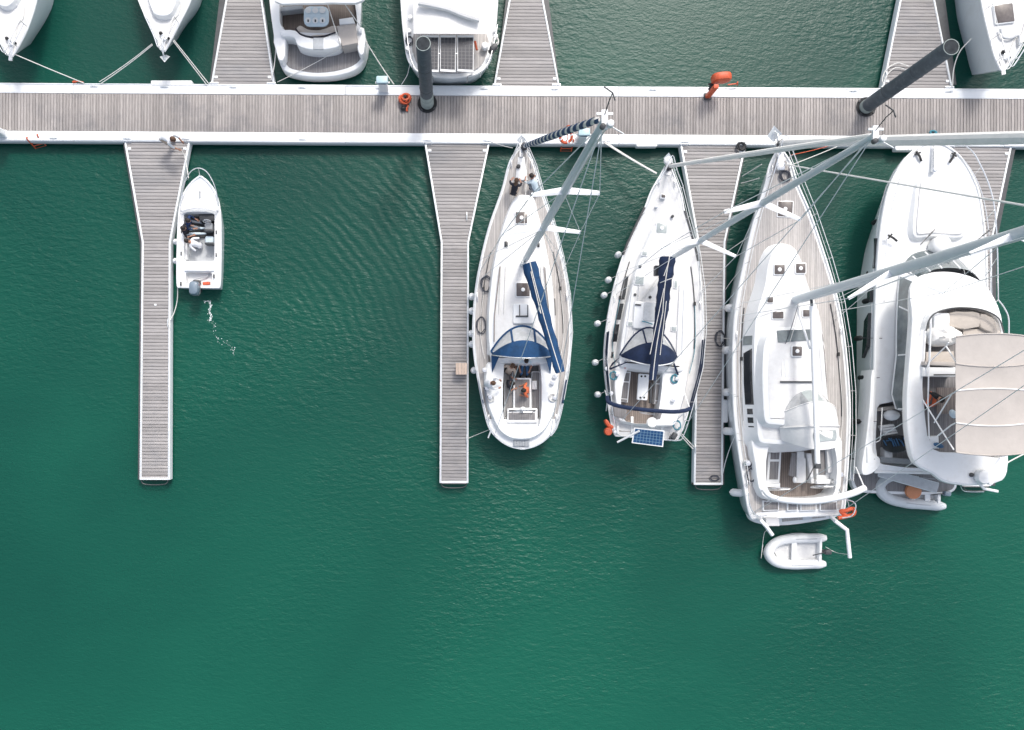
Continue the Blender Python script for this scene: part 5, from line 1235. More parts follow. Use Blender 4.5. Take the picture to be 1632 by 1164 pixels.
s_ = slab(fb, 'wet_bar', gel, WL([(1472, 585), (1524, 585), (1524, 601), (1472, 600)], 4.0), 3.38, 3.98, 0.05); slab(s_, 'bar_slot', darkgrey, WL([(1489, 596.5), (1524, 596.5), (1524, 598.5), (1489, 598.5)], 4.02), 3.9, 3.99, 0.005)
slab(fb, 'table', teakdark, WL([(1494, 618), (1524, 618), (1526, 660), (1494, 660)], 3.8), 3.72, 3.8, 0.02)
slab(fb, 'table_leg', steel, WL([(1505, 635), (1512, 635), (1512, 643), (1505, 643)], 3.7), 3.38, 3.73, 0.01)
cushion(WL([(1545, 610), (1592, 612), (1592, 715), (1545, 715)], 3.75), 3.4, 3.7)
slab(fb, 'cool_box', gel, WL([(1482, 696), (1497, 695), (1498, 715), (1484, 716)], 3.8), 3.38, 3.78, 0.05)
mb = MB(); mb.ell(W(1496, 710, 3.85), 0.22, 0.1, 0.07, R=Matrix.Rotation(-0.3, 3, 'Z')); mb.build('folded_towel', bluegel, fb)
mb = MB(); mb.ell(W(1519, 660, 3.95), 0.14, 0.2, 0.1, R=Matrix.Rotation(0.6, 3, 'Z')); mb.build('folded_cloth', cpale, fb)
# bimini
bx0, bx1 = 1523.5, 1643.0; ys_b = [537, 580, 623, 674, 721]; fbz = 5.95
def bim(u, y):
    sag = 0.10 * math.sin(math.pi * u)
    yb = y + 5 * (1 - (2 * u - 1) ** 2) * (1 if y > 650 else -1 if y < 560 else (0.9 if y < 600 else -0.7))
    return W(lerp(bx0, bx1, u), yb, fbz + sag)
canopy = None
bim_root = MB(); 
for k in range(4):
    mb = MB(); rs = []
    for j in range(5):
        t = j / 4; row = []
        for u_ in range(13):
            u = u_ / 12; p = lerp(bim(u, ys_b[k]), bim(u, ys_b[k + 1]), t); p.z -= 0.045 * math.sin(math.pi * t) * (0.5 + 0.5 * math.sin(math.pi * u)); row.append(p)
        rs.append(row)
    mb.rings(rs, False); pn = mb.build('bimini_panel', beigecv, fb, thick=0.012)
for k in range(5):
    mb = MB(); mb.tube([bim(u / 12, ys_b[k]) + Vector((0, 0, 0.012)) for u in range(13)], 0.026, 6); mb.build('bimini_bow', whitecv if k in (2, 3) else beigecv, fb)
for pts in ([(1523.5, 577, 5.9), (1508, 552, 4.6)], [(1474, 584, 3.9), (1508, 552, 4.6), (1512, 546, 4.75)], [(1471, 638, 3.85), (1520, 717, 5.9)], [(1472, 600, 3.9), (1482, 575, 4.2), (1484, 504, 4.1)], [(1489, 674, 4.5), (1517, 628, 5.6), (1523.5, 625, 5.9)], [(1493, 696, 4.6), (1516, 678, 5.6), (1523.5, 674, 5.9)], [(1483, 504, 4.1), (1481, 560, 4.1), (1479, 640, 4.1), (1481, 700, 4.1)],
            [(1643, 577, 5.9), (1612, 552, 4.6)], [(1643, 717, 5.9), (1606, 640, 3.9)], [(1597, 728, 3.9), (1632, 718, 5.6), (1641, 717, 5.9)]):
    mb = MB(); mb.tube([W(*p) for p in pts], 0.028, 6); mb.build('bimini_leg', mastw, fb)
# aft deck, bulwark wing, platform, gangway
wing = cr(WL([(1392.5, 590), (1393, 640), (1391.5, 700), (1391.5, 722), (1402, 731), (1401, 742), (1390, 754), (1376, 757), (1373, 748), (1380, 700), (1386, 640), (1390, 590)], 1.95), 3)
slab(D, 'bulwark', gel, [Vector((p.x, p.y, 0)) for p in wing], 1.0, 1.98, 0.03)
slab(D, 'name_strip', greypad, WL([(1380.5, 713), (1382.5, 713), (1383, 738), (1381, 738)], 2.0), 1.97, 1.986, 0.002)
pf = cr(WL([(1358, 735), (1358, 772), (1366, 783), (1400, 787), (1470, 789), (1508, 788), (1522, 782), (1527, 768), (1527, 742)], 0.5), 3)
p_ = slab(D, 'swim_platform', gel, pf, 0.2, 0.5, 0.06); slab(p_, 'platform_teak', teakwet, inset(ccw(pf), 0.13), 0.48, 0.512, 0.004)
slab(D, 'transom', gel, WL([(1400, 735), (1530, 742), (1530, 752), (1400, 748)], 1.2), 0.3, 1.15, 0.06)
slab(D, 'transom_cushion', greycu, WL([(1404, 728), (1500, 736), (1500, 745), (1404, 738)], 1.5), 1.05, 1.48, 0.06)
mb = MB(); mb.ell(W(1421, 662, 1.55), 0.36, 0.24, 0.2); mb.build('deck_cushion', gel, D); slab(D, 'side_seat', beigecu, WL([(1399, 650), (1440, 646), (1440, 651), (1399, 656)], 1.6), 1.05, 1.58, 0.03)
for k in range(4): slab(D, 'folded_awning', whitecv, WL([(1404 + k * 2, 679 + k * 4), (1425 + k * 2, 676 + k * 4), (1427 + k * 2, 679 + k * 4), (1405 + k * 2, 683 + k * 4)], 1.6 - k * 0.02), 1.3, 1.58 - k * 0.03, 0.03)
t_ = slab(D, 'aft_table', glass, cr(WL([(1406, 700), (1425, 694), (1446, 697), (1446, 716), (1425, 722), (1409, 716)], 1.6), 3), 1.54, 1.6, 0.02); slab(t_, 'table_leg', steel, prect(1424, 704, 1430, 710, 1.3, 0.04), 1.05, 1.55, 0.02)
mb = MB()
for k in range(9): mb.tube([W(1408 + k * 4, 700 + random.uniform(-3, 3), 1.64), W(1413 + k * 4, 706 + random.uniform(-4, 6), 1.66)], 0.03, 5)
mb.build('blue_net', bluegel, t_)
slab(D, 'deck_box', nonskid, prect(1411, 714, 1424, 734, 1.5, 0.03), 1.05, 1.45, 0.04)
mb = MB(); mb.tube(cr([W(1406, 650, 2.6), W(1404, 690, 2.6), W(1402, 702, 2.2), W(1396, 705, 2.0)], 4, False), 0.025, 6); mb.build('boarding_rail', steel, D)
gw = [W(1402, 752, 1.35), W(1494, 778, 1.25)]
ax_ = (gw[1] - gw[0]).normalized(); sd_ = ax_.cross(Vector((0, 0, 1))).normalized() * 0.2
mb = MB(); mb.quad([gw[0] + sd_, gw[1] + sd_, gw[1] - sd_, gw[0] - sd_], 0.05); g_ = mb.build('gangway', greypad, D)
for s_ in (1, -1): mb = MB(); mb.tube([gw[0] + sd_ * s_, gw[1] + sd_ * s_], 0.035, 6); mb.build('gangway_rail', alu, g_)
for t in (0.0, 0.18, 0.97): mb = MB(); q = lerp(gw[0], gw[1], t); mb.tube([q + sd_, q - sd_], 0.04, 6); mb.build('gangway_bar', alu, g_)
mb = MB(); mb.lathe(W(1567, 760, 3.95), [(0.30, -0.12), (0.31, 0.06), (0.26, 0.14), (0.05, 0.2)], 20); mb.build('radar_dome', gel, fb)
mb = MB(); mb.tube([W(1556, 765, 3.9), W(1568, 779, 3.7), W(1590, 783.5, 3.7)], 0.06, 8); mb.lathe(W(1577, 769, 3.95), [(0.1, -0.1), (0.1, 0.1), (0.03, 0.13)], 10); mb.build('crane_arm', gel, fb)
mb = MB(); mb.lathe(W(1548, 757, 3.83), [(0.09, 0), (0.08, 0.05), (0.03, 0.07)], 12); mb.build('deck_light', darkgrey, fb)
mb = MB(); mb.tube(cr([W(1530, 772, 3.6), W(1535, 782, 3.3), W(1545, 784, 3.2), W(1568, 784, 3.2)], 4, False), 0.02, 6); mb.build('grab_hoop', steel, fb)
# side rail
rl = [hD.edge(d, 1, 0, -2) for d in (6, 40, 90, 150, 210, 270, 320)]
mb = MB(); mb.tube(cr([W(1538, 232, 3.2), W(1551, 243, 3.1), W(1564, 266, 3.05), W(1576, 294, 3.0), W(1584, 325, 3.0), W(1589, 383, 2.95), W(1591, 480, 2.95)], 4, False), 0.026, 6); r_ = mb.build('side_rail', steel, D)
mb = MB(); mb.tube(cr([W(1526, 245, 2.65), W(1545, 267, 2.6), W(1562, 300, 2.55), W(1572, 340, 2.5), W(1578, 400, 2.5), W(1581, 480, 2.5)], 4, False), 0.018, 6)
for a, b in ((W(1551, 282, 2.05), W(1564, 266, 3.05)), (W(1566, 357, 2.0), W(1585, 335, 3.0)), (W(1571, 440, 1.95), W(1590, 410, 2.95)), (W(1572, 500, 1.95), W(1591, 478, 2.95))): mb.tube([a, b], 0.018, 6)
mb.build('rail_post', steel, r_)
mb = MB(); mb.tube(cr([W(1591, 478, 3.4), W(1600, 490, 3.4), W(1607, 505, 3.4), W(1608, 532, 3.4)], 4, False), 0.03, 6); mb.build('stair_rail', steel, D)
mb = MB(); mb.tube(cr([hD.edge(d, -1, 0.28, -6) for d in (60, 120, 180, 240)], 3, False), 0.018, 6); mb.build('low_rail', steel, D)
for i, (x, y) in enumerate(((1396, 354), (1388, 434), (1381, 480), (1368, 539.5), (1374, 602), (1365, 672), (1362, 732))):
    fender(x, y, 1.05, FCOUNT[i] + ' black fender counted from the bow on the port side of the flybridge motor yacht', 0.11, 0.62, black, W(1418 - i * 4, y - 6 if i == 0 else y, 2.0))

# ================================================================== inflatable dinghies
def dinghy(label, nose, tailL, tailR, r, m, floor_m, seat_t, motor, mats_extra=None):
    """inflatable: U-shaped tube, floor, thwart, transom. points in metres"""
    c = (nose + tailL + tailR) / 3
    t = thing('inflatable_dinghy', label, 'dinghy', Vector((c.x, c.y, 0)), 'inflatable dinghies behind the yachts')
    ax = ((tailL + tailR) / 2 - nose); L = ax.length; ax.normalize(); sd = (tailR - tailL).normalized(); w = (tailR - tailL).length / 2
    P = lambda d, u, z: nose + ax * d + sd * u + Vector((0, 0, z))
    pts = [P(L, -w, 0.28), P(L * 0.75, -w, 0.28), P(L * 0.45, -w * 1.0, 0.30), P(L * 0.20, -w * 0.86, 0.36), P(L * 0.06, -w * 0.5, 0.42), P(0.02, 0, 0.45), P(L * 0.06, w * 0.5, 0.42), P(L * 0.20, w * 0.86, 0.36), P(L * 0.45, w, 0.30), P(L * 0.75, w, 0.28), P(L, w, 0.28)]
    path = cr(pts, 4, False); n = len(path)
    mb = MB(); mb.tube(path, [r * (0.55 if k in (0, n - 1) else 0.85 if k in (1, n - 2) else 1.0) for k in range(n)], 14); tb = mb.build('tube', m, t)
    mb = MB(); mb.tube([p + (Vector((p.x, p.y, 0)) - Vector(((nose + ax * L * 0.5).x, (nose + ax * L * 0.5).y, 0))).normalized() * r * 0.98 - Vector((0, 0, 0.03)) for p in path[1:-1]], 0.03, 6); mb.build('rub_strake', greypad, tb)
    for q in ((3, 9), (n - 10, n - 4)):
        mb = MB(); mb.tube([p + Vector((0, 0, r * 1.02)) for p in path[q[0]:q[1]]], 0.014, 5); mb.build('grab_line', greypad, tb)
    fl = [P(L * 0.9, -w + r * 0.6, 0.2), P(L * 0.45, -w + r * 0.6, 0.2), P(L * 0.2, -w * 0.6, 0.24), P(L * 0.12, 0, 0.26), P(L * 0.2, w * 0.6, 0.24), P(L * 0.45, w - r * 0.6, 0.2), P(L * 0.9, w - r * 0.6, 0.2)]
    mb = MB(); mb.sheet(fl); mb.build('floor', floor_m, t)
    mb = MB(); mb.rings([[P(L * 0.86, -w, z), P(L * 0.86, w, z), P(L * 0.9, w, z), P(L * 0.9, -w, z)] for z in (0.02, 0.48)], True, True, True); mb.build('transom', gel, t)
    for s_ in seat_t:
        mb = MB(); mb.rings([[P(L * s_ - 0.11, -w + r * 0.5, z), P(L * s_ - 0.11, w - r * 0.5, z), P(L * s_ + 0.11, w - r * 0.5, z), P(L * s_ + 0.11, -w + r * 0.5, z)] for z in (0.36, 0.42)], True, True, True); mb.build('thwart', gel, t)
    if motor:
        o = outboard(t, P(L * 0.9 + 0.22, 0.0, 0.45), math.atan2(-ax.x, ax.y) + math.pi, motor, 0.55)
        mb = MB(); mb.tube([P(L * 0.9 + 0.1, 0.0, 0.6), P(L * 0.72, 0.12, 0.66)], 0.025, 6); mb.build('tiller', darkgrey, o)
    return t
dinghy('white inflatable dinghy tied across the stern of the big white yacht', W(1219, 878, 0), W(1312, 856, 0) , W(1311, 897, 0), 0.215, pvcw, nonskid, (0.44,), darkgrey)
d2 = dinghy('pale grey inflatable dinghy under the gangway of the motor yacht', W(1393, 775, 0), W(1500, 764, 0), W(1500, 806, 0), 0.23, pvc, nonskid, (0.5, 0.72), cowl)
mb = MB(); mb.lathe(W(1455.5, 783, 0.62), [(0.33, -0.1), (0.35, 0), (0.33, 0.07), (0.05, 0.09)], 20)
solo(mb, 'round_buoy', fadedor, 'round orange and cream buoy lying in the grey dinghy', 'buoy')

# ================================================================== small open motorboat
E = thing('open_motorboat', 'small white open motorboat with crew aboard, alongside the left finger', 'motorboat', W(317, 380, 0))
hE = Hull(E, (319, 282), (316.5, 459), [(0, 2), (7, 11), (20, 21.5), (38, 29), (60, 32.5), (100, 34), (140, 34.3), (168, 33.8), (176, 33)], [(0, 1.0), (60, 0.85), (176, 0.72)], wl=0.9, bow_wl=0.4, rake_s=0.0, rake_b=0.7)
cockE = prect(293, 340.5, 342, 416.5, 0.83, 0.10); wellE = prect(296, 434, 338, 455, 0.76, 0.08)
hE.deck(gel, [cockE, wellE]); hE.toerail(gel, 0.05, 0.0, 'gunwale')
well(E, cockE, 0.30, greypad, gel); well(E, wellE, 0.45, gel, gel, 'engine_well')
slab(E, 'foredeck', gel, cr(WL([(319, 286), (334, 300), (344, 318), (347, 336), (317, 338.5), (288, 336), (291, 318), (304, 300)], 0.98), 3), 0.8, 1.0, 0.08)
tread(E, WL([(319, 292), (336, 312), (341, 330), (295, 330), (301, 312)], 1.0), 0.02, 1.002)
slab(E, 'deck_hatch', gel, prect(310, 308, 327, 326, 1.03, 0.08), 0.97, 1.02, 0.02)
mb = MB(); mb.tube([W(318.5, 305, 1.05), W(318.5, 316, 1.05)], 0.03, 6); mb.build('hatch_handle', greycu, E)
mb = MB(); mb.lathe(W(329, 336, 1.0), [(0.05, 0), (0.06, 0.05), (0.03, 0.1)], 10); mb.build('horn', steel, E)
fr = cr([W(288, 338, 0.95), W(300, 334, 1.05), W(318, 332, 1.08), W(334, 334, 1.05), W(346, 338, 0.95)], 3, False)
mb = MB(); mb.tube(fr, 0.025, 6); ws_ = mb.build('windscreen_frame', steel, E)
mb = MB(); mb.rings([fr, [Vector((p.x * 1.0, p.y - 0.16, p.z + 0.18)) for p in fr]], False); mb.build('windscreen', vinyl, ws_)
slab(E, 'floor_mat', darkgrey, prect(295, 342, 341, 380, 0.32, 0.05), 0.3, 0.315, 0.004)
cs = slab(E, 'helm_console', darkgrey, WL([(316, 342), (341, 342), (341, 352), (318, 352)], 0.8), 0.3, 0.78, 0.04)
wheel(E, W(330, 353, 0.85), 0.17)
for x, y, m_ in ((332, 361, greycu), (333, 382, cpale)):
    s_ = slab(E, 'helm_seat', m_, prect(x - 6.5, y - 6, x + 6.5, y + 6, 0.72, 0.06), 0.3, 0.70, 0.05); slab(s_, 'seat_back', darkgrey, prect(x - 7, y + 4, x + 7, y + 8, 1.0, 0.04), 0.6, 1.0, 0.04)
slab(E, 'side_locker', gel, prect(294, 375, 298, 414, 0.6, 0.03), 0.3, 0.6, 0.03)
slab(E, 'aft_bench', gel, prect(293, 418, 341, 432, 0.86, 0.05), 0.7, 0.85, 0.03)
slab(E, 'side_pocket', darkgrey, prect(287.5, 365, 289.5, 371, 0.9, 0.01), 0.75, 0.86, 0.01)
for x, y in ((288, 404), (344, 370), (344, 406), (287, 452), (340, 440)): slab(E, 'deck_fitting', darkgrey, prect(x - 0.9, y - 3, x + 0.9, y + 3, 0.9, 0.005), 0.75, 0.86, 0.005)
outboard(E, W(312.5, 461, 0.85), 0.0, cowl, 1.05)
mb = MB(); mb.tube(cr([W(334, 432, 0.6), W(332, 440, 0.55), W(320, 443, 0.6), W(308, 447, 0.6), W(307, 452, 0.7)], 4, False), 0.025, 6); mb.build('fuel_hose', greypad, E)
mb = MB(); mb.box(W(329, 452, 0.55), 0.3, 0.12, 0.12, 0.1); mb.build('fuel_bulb', orange, E)
mb = MB(); mb.tube(cr([W(288, 328, 0.95), W(290, 306, 1.35), W(297, 285, 1.42), W(306, 272, 1.45), W(316, 268, 1.47), W(327, 272, 1.45), W(337, 285, 1.42), W(345, 306, 1.35), W(348, 328, 0.95)], 4, False), 0.02, 6)
pu = mb.build('bow_rail', steel, E)
for a, b in (((301, 287, 1.0), (297, 285, 1.42)), ((319, 283, 1.0), (316.5, 268, 1.47)), ((336, 289, 1.0), (337, 285, 1.42)), ((291, 310, 0.95), (290, 306, 1.35)), ((345, 310, 0.95), (345, 306, 1.35))):
    mb = MB(); mb.tube([W(*a), W(*b)], 0.016, 6); mb.build('rail_post', steel, pu)
fender(281, 386, 0.5, 'forward white fender between the small motorboat and the left finger', 0.13, 0.4, None, W(287, 386, 0.85)); fender(280.5, 416.5, 0.5, 'aft white fender between the small motorboat and the left finger', 0.13, 0.4, None, W(286, 416, 0.82))

# ================================================================== boats above the walkway (bows and sterns cut by the picture's edge)
def bow_boat(label, bow, stern, st, sheer, hatch_at=None, rake=1.5, m=None):
    r = thing('sailing_boat', label, 'sailboat', W((bow[0] + stern[0]) / 2, (bow[1] + stern[1]) / 2, 0))
    h = Hull(r, bow, stern, st, sheer, wl=0.9, bow_wl=0.42, rake_b=rake, rake_s=0.1, m=m)
    h.deck(nonskid); h.toerail(gel, 0.05, 0.02)
    if hatch_at: hatch(r, *hatch_at)
    return r, h
Fb, hF = bow_boat('white sailboat bow in the top left corner, moored nose-down', (18.5, 90), (-2, -260), [(0, 2), (18, 14), (45, 29), (90, 46), (140, 58), (220, 68), (350, 66)], [(0, 1.75), (350, 1.5)], (18, 4, 17, 10, 1.76, smoke, 0, False))
roofF = cr([hF.at(d, u, 0.32) for d, u in mirror([(75, -6), (90, -20), (140, -34), (250, -44), (330, -40)])], 3); slab(Fb, 'coachroof', gel, roofF, 1.6, None, 0.12, 0.06)
Gb, hG = bow_boat('white sailboat bow with anchor hanging, second from the top left', (261, 82), (268, -260), [(0, 2), (18, 11), (45, 24), (82, 41), (130, 52), (220, 60), (340, 58)], [(0, 1.7), (340, 1.45)])
roofG = cr([hG.at(d, u, 0.32) for d, u in mirror([(52, -9), (60, -17), (100, -28), (180, -38), (330, -38)])], 3); slab(Gb, 'coachroof', gel, roofG, 1.5, None, 0.12, 0.06)
Jb, hJ = bow_boat('white sailboat bow in the top right corner with one dark square hatch', (1597, 112), (1643, -260), [(0, 3), (20, 15), (50, 27), (90, 42), (130, 53), (220, 66), (370, 64)], [(0, 2.1), (370, 1.8)], (1600, 22, 30, 30, 2.1, smoke, 0.12, False), 0.7)
for r_, h_, rot in ((Fb, hF, math.pi - 0.06), (Gb, hG, math.pi + 0.02), (Jb, hJ, math.pi + 0.12)):
    tip = h_.at(0, 0)
    if r_ is Gb: anchor(r_, tip + Vector((0, 0.0, 0.05)), rot, 1.1)
    else: mb = MB(); mb.box(tip + Vector((0, 0.1, 0.04)), 0.16, 0.6, 0.06, rot); mb.build('bow_roller', steel, r_)
    pulpit(r_, h_.at(-4, 0), [h_.edge(14, -1, 0, -1), h_.edge(45, -1, 0, -1)], [h_.edge(14, 1, 0, -1), h_.edge(45, 1, 0, -1)], 0.65)
    for s_ in (-1, 1): h_.lifelines(s_, [45, 90, 140, 200, 260], 0.62)
    slab(r_, 'windlass', steel, rrect(h_.at(20, 2, 0.15), 0.25, 0.3, 0.06), h_.z(20) - 0.05, h_.z(20) + 0.16, 0.04)
    for q_, s_ in ((h_.at(27, -4, 0.1), 0.08), (h_.at(20, 8, 0.05), 0.055)): mb = MB(); mb.ell(q_, s_, s_, s_ * 1.2); mb.build('deck_fitting', black, r_)
    mb = MB(); mb.tube(cr([h_.at(30, 8, 0.03), h_.at(50, 14, 0.03), h_.at(58, 22, 0.04), h_.at(80, 26, 0.03)], 3, False), 0.02, 5); mb.build('deck_line', ropew, r_)
mb = MB(); mb.tube(cr([hJ.at(62, -14, 0.14), hJ.at(50, -8, 0.12), hJ.at(50, 6, 0.12), hJ.at(56, 16, 0.12), hJ.at(40, 20, 0.1)], 3, False), 0.05, 6); mb.build('rolled_cover', greypad, Jb)

# motor yacht stern, top
Hb = thing('motor_yacht', 'motor yacht stern with grey teak platform and curved cockpit sofa', 'motor yacht', W(507, 0, 0))
hH = Hull(Hb, (505, 58), (490, -340), [(0, 68), (40, 72), (100, 75), (200, 78), (300, 76), (400, 70)], [(0, 1.35), (400, 1.9)], wl=0.93, bow_wl=0.93, rake_b=0, rake_s=0)
cockH = cr(WL([(446, 8), (452, -40), (556, -40), (566, 8), (567, 46), (540, 52), (480, 52), (450, 46)], 1.4), 3); cockH = [Vector((p.x, p.y, 1.38)) for p in cockH]
hH.deck(gel, [[Vector((p.x, p.y, 1.42)) for p in cockH]])
well(Hb, cockH, 0.85, wenge, gel)
pf = cr(WL([(440, 60), (444, 96), (452, 112), (475, 120), (507, 123), (545, 119), (572, 108), (582, 92), (583, 60)], 0.75), 3)
p_ = slab(Hb, 'swim_platform', gel, pf, 0.15, 0.75, 0.10); slab(p_, 'platform_teak', teakwet, cr(WL([(454, 62), (454, 95), (460, 107), (480, 113), (507, 116), (545, 111), (568, 101), (577, 88), (577, 70), (530, 62), (490, 62)], 0.78), 3), 0.73, 0.762, 0.004)
for lp in ([(436, 40), (451, 42), (454, 90), (449, 97), (443, 94)], [(569, 44), (580, 44), (580, 84), (575, 88), (570, 80)]): slab(Hb, 'stern_quarter', gel, cr(WL(lp, 1.35), 2), 0.6, 1.35, 0.08)
s_ = slab(Hb, 'sofa_back', gel, cr(WL([(447, 49), (470, 48), (480, 56), (505, 61), (535, 55), (545, 60), (542, 72), (525, 78), (495, 79), (474, 72), (468, 60), (448, 57)], 1.55), 3), 0.6, 1.55, 0.08)
slab(s_, 'sofa_seat', beigecu, cr(WL([(472, 45), (478, 40), (490, 46), (510, 47), (535, 40), (536, 52), (506, 58), (484, 55)], 1.4), 3), 0.85, 1.38, 0.06)
mb = MB(); mb.tube(cr([W(471, 46, 1.5), W(478, 54, 1.5), W(495, 59, 1.5), W(515, 58, 1.5), W(535, 52, 1.5)], 4, False), 0.035, 6); mb.build('sofa_trim', cdark, s_)
slab(Hb, 'sun_pad', beigecv, WL([(536, 40), (566, 36), (570, 68), (545, 73), (540, 60)], 1.6), 0.6, 1.55, 0.06); slab(Hb, 'side_locker', gel, WL([(540, 30), (562, 27), (566, 37), (541, 39)], 1.6), 0.85, 1.6, 0.05)
slab(Hb, 'stair', greypad, prect(499, 61, 516, 80, 1.5, 0.03), 0.7, 1.57, 0.03); slab(Hb, 'stair_foot', gel, prect(496, 79, 513, 84, 1.0, 0.03), 0.7, 1.05, 0.03)
t_ = slab(Hb, 'cockpit_table', cpale, prect(484, 10, 524, 42, 1.55, 0.25), 1.47, 1.55, 0.03); slab(t_, 'table_leg', steel, prect(500, 20, 508, 30, 1.3, 0.05), 0.85, 1.48, 0.02)
for k in range(6):
    x, y = 491 + (k % 3) * 11.5, 17 + (k // 3) * 16
    mb = MB(); mb.lathe(W(x, y, 1.556), [(0.11, 0), (0.13, 0.018), (0.03, 0.02)], 14); mb.build('plate', fend, t_)
    if k > 2: slab(t_, 'tablet', darkgrey, prect(x - 1.2, y - 2, x + 1.2, y + 2, 1.6, 0.01), 1.57, 1.59, 0.003)
slab(Hb, 'side_bench', greycu, WL([(446, 18), (482, 14), (482, 8), (446, 10)], 1.3), 0.85, 1.28, 0.04)
mb = MB(); mb.tube([W(521, 3, 2.6), W(543, 74, 1.5)], 0.022, 5); mb.tube([W(545, 0, 2.6), W(574, 42, 1.6)], 0.022, 5); mb.build('awning_line', ropew, Hb)
slab(Hb, 'overhang', gel, cr(WL([(438, 2), (480, 5.5), (530, 4.5), (580, 0), (580, -60), (438, -60)], 2.9), 3), 2.75, 2.9, 0.05)
mb = MB(); mb.lathe(W(574, 50, 1.4), [(0.1, 0), (0.12, 0.06), (0.06, 0.12)], 12); mb.build('deck_shower', fend, Hb)

# stern with three solar panels, top
Ib = thing('sailing_boat', 'sailboat stern with three dark solar panels and white canvas roof', 'sailboat', W(719, 0, 0))
hI = Hull(Ib, (716, 124), (716, -320), [(0, 4), (2, 25), (6, 44), (24, 63), (60, 70.5), (120, 76), (220, 78), (440, 60)], [(0, 1.35), (440, 1.7)], wl=0.9, bow_wl=0.9, rake_b=0.2, rake_s=0)
hI.deck(gel); hI.toerail(gel, 0.05)
slab(Ib, 'aft_deck_teak', teak, cr(WL([(660, 52), (775, 52), (772, 96), (755, 112), (680, 112), (662, 96)], 1.45), 3), 1.3, 1.42, 0.01)
ys_ = [-60, -20, 10, 30, 54]
mb = MB(); rs = []
for y in ys_: rs.append([W(lerp(659, 774, u / 12), y, 2.7 + 0.28 * math.sin(math.pi * u / 12) + (0.10 if y < 40 else 0)) for u in range(13)])
mb.rings(rs, False); cv = mb.build('canvas_roof', whitecv, Ib, thick=0.02)
mb = MB(); mb.tube(cr([W(668, 4, 3.1), W(690, 8, 3.2), W(715, 14, 3.25), W(740, 24, 3.2), W(764, 31, 3.05)], 4, False), 0.14, 8); mb.build('rolled_flap', whitecv, cv)
for k, (x0, x1) in enumerate(((673, 699.5), (701.5, 726.5), (729, 755))):
    solar(Ib, [W(x0, 57, 2.45), W(x1, 57, 2.45), W(x1 - 0.5, 115.5, 2.4), W(x0, 114, 2.4)], 4, 9, celld, cellgridd)
mb = MB()
for x in (674, 754): mb.tube([W(x, 60, 1.4), W(x, 60, 2.43)], 0.03, 6); mb.tube([W(x, 110, 1.3), W(x, 110, 2.38)], 0.03, 6)
mb.tube([W(673, 86, 2.36), W(755, 86, 2.36)], 0.03, 6); mb.build('panel_arch', steel, Ib)
mb = MB(); pr = [W(648, 40, 2.0), W(651, 75, 2.0), W(657, 100, 2.0), W(666, 114, 2.0), W(690, 122, 2.0)]; mb.tube(cr(pr, 4, False), 0.022, 6)
for q in pr: mb.tube([q, Vector((q.x, q.y, 1.35))], 0.018, 6)
mb.build('pushpit', steel, Ib); mb = MB()
pr2 = [W(793, 40, 2.0), W(786, 75, 2.0), W(778, 100, 2.0), W(766, 114, 2.0), W(745, 122, 2.0)]; mb.tube(cr(pr2, 4, False), 0.022, 6)
for q in pr2: mb.tube([q, Vector((q.x, q.y, 1.35))], 0.018, 6)
mb.build('pushpit', steel, Ib)
outboard(Ib, W(786.5, 78, 1.8), 2.2, darkgrey, 0.6, 'spare_outboard')
mb = MB(); mb.lathe(W(773, 73, 1.7), [(0.15, -0.2), (0.16, 0.0), (0.12, 0.05), (0.02, 0.07)], 16); mb.build('dan_buoy', fend, Ib)
mb = MB(); mb.tube([W(757, 66, 1.7), W(760, 80, 1.7)], 0.05, 6); mb.build('rescue_light', orange, Ib)
for x, y in ((654, 30), (652, 52), (650, 80), (789, 50), (790, 60)): winch(Ib, W(x, y, 1.45), 0.9)
coil(W(652, 66, 1.45), 0.14, '', ropeb, 3, 0.02, Ib, 1.4); coil(W(789, 66, 1.5), 0.13, '', ropew, 3, 0.02, Ib, 1.4)

# ------------------------------------------------------------------ mooring lines
rope(W(24, 87, 1.7), DK(134, 132, 0.62), 'white line from the top left bow to the walkway', 0.06, 0.022, None, 0.0)
rope(W(243, 72, 1.6), DK(160, 133, 0.62), 'doubled white line from the second bow down to the left', 0.08, 0.02, None, 0.05)
rope(W(277, 64, 1.8), DK(333, 132, 0.62), 'doubled white line from the second bow down to the right', 0.08, 0.02, None, 0.05)
rope(W(545, 76, 1.4), W(442, 131, 0.62), 'thin white line across the grey teak platform to the finger corner', 0.1, 0.014)
rope(W(583, 66, 1.4), DK(628, 131, 0.62), 'white line from the motor yacht stern to the pale blue pedestal', 0.2, 0.022)
rope_path([W(434, 30, 0.6), W(440, 60, 0.8), W(437, 105, 0.7), W(432, 128, 0.62)], 'white line hanging along the upper left finger edge', 0.022)
rope_path([W(659, 86, 1.6), W(652, 108, 1.0), W(649, 120, 0.7), DK(640, 131, 0.6)], 'thin grey line dangling by the stern with solar panels', 0.014, wire)
rope_path([W(1548, 62, 1.6), W(1530, 82, 1.2), W(1520, 110, 0.8), W(1518, 139, 0.6)], 'white line curving from the top right bow to the finger corner', 0.022)
rope_path([W(1448, 106, 0.6), W(1430, 101, 0.62), W(1412, 112, 0.62), W(1406, 128, 0.6), W(1408, 133, 0.6)], 'upper white rope loop over the edge of the upper right finger', 0.025)
rope_path([W(1446, 112, 0.58), W(1428, 108, 0.6), W(1415, 118, 0.6), W(1409, 130, 0.58)], 'lower white rope loop over the edge of the upper right finger', 0.022)
rope(W(1046, 277, 1.7), DK(963, 222, 0.62), 'thick doubled white bow line of the navy-canvas sailboat to the walkway', 0.08, 0.028, None, 0.03)
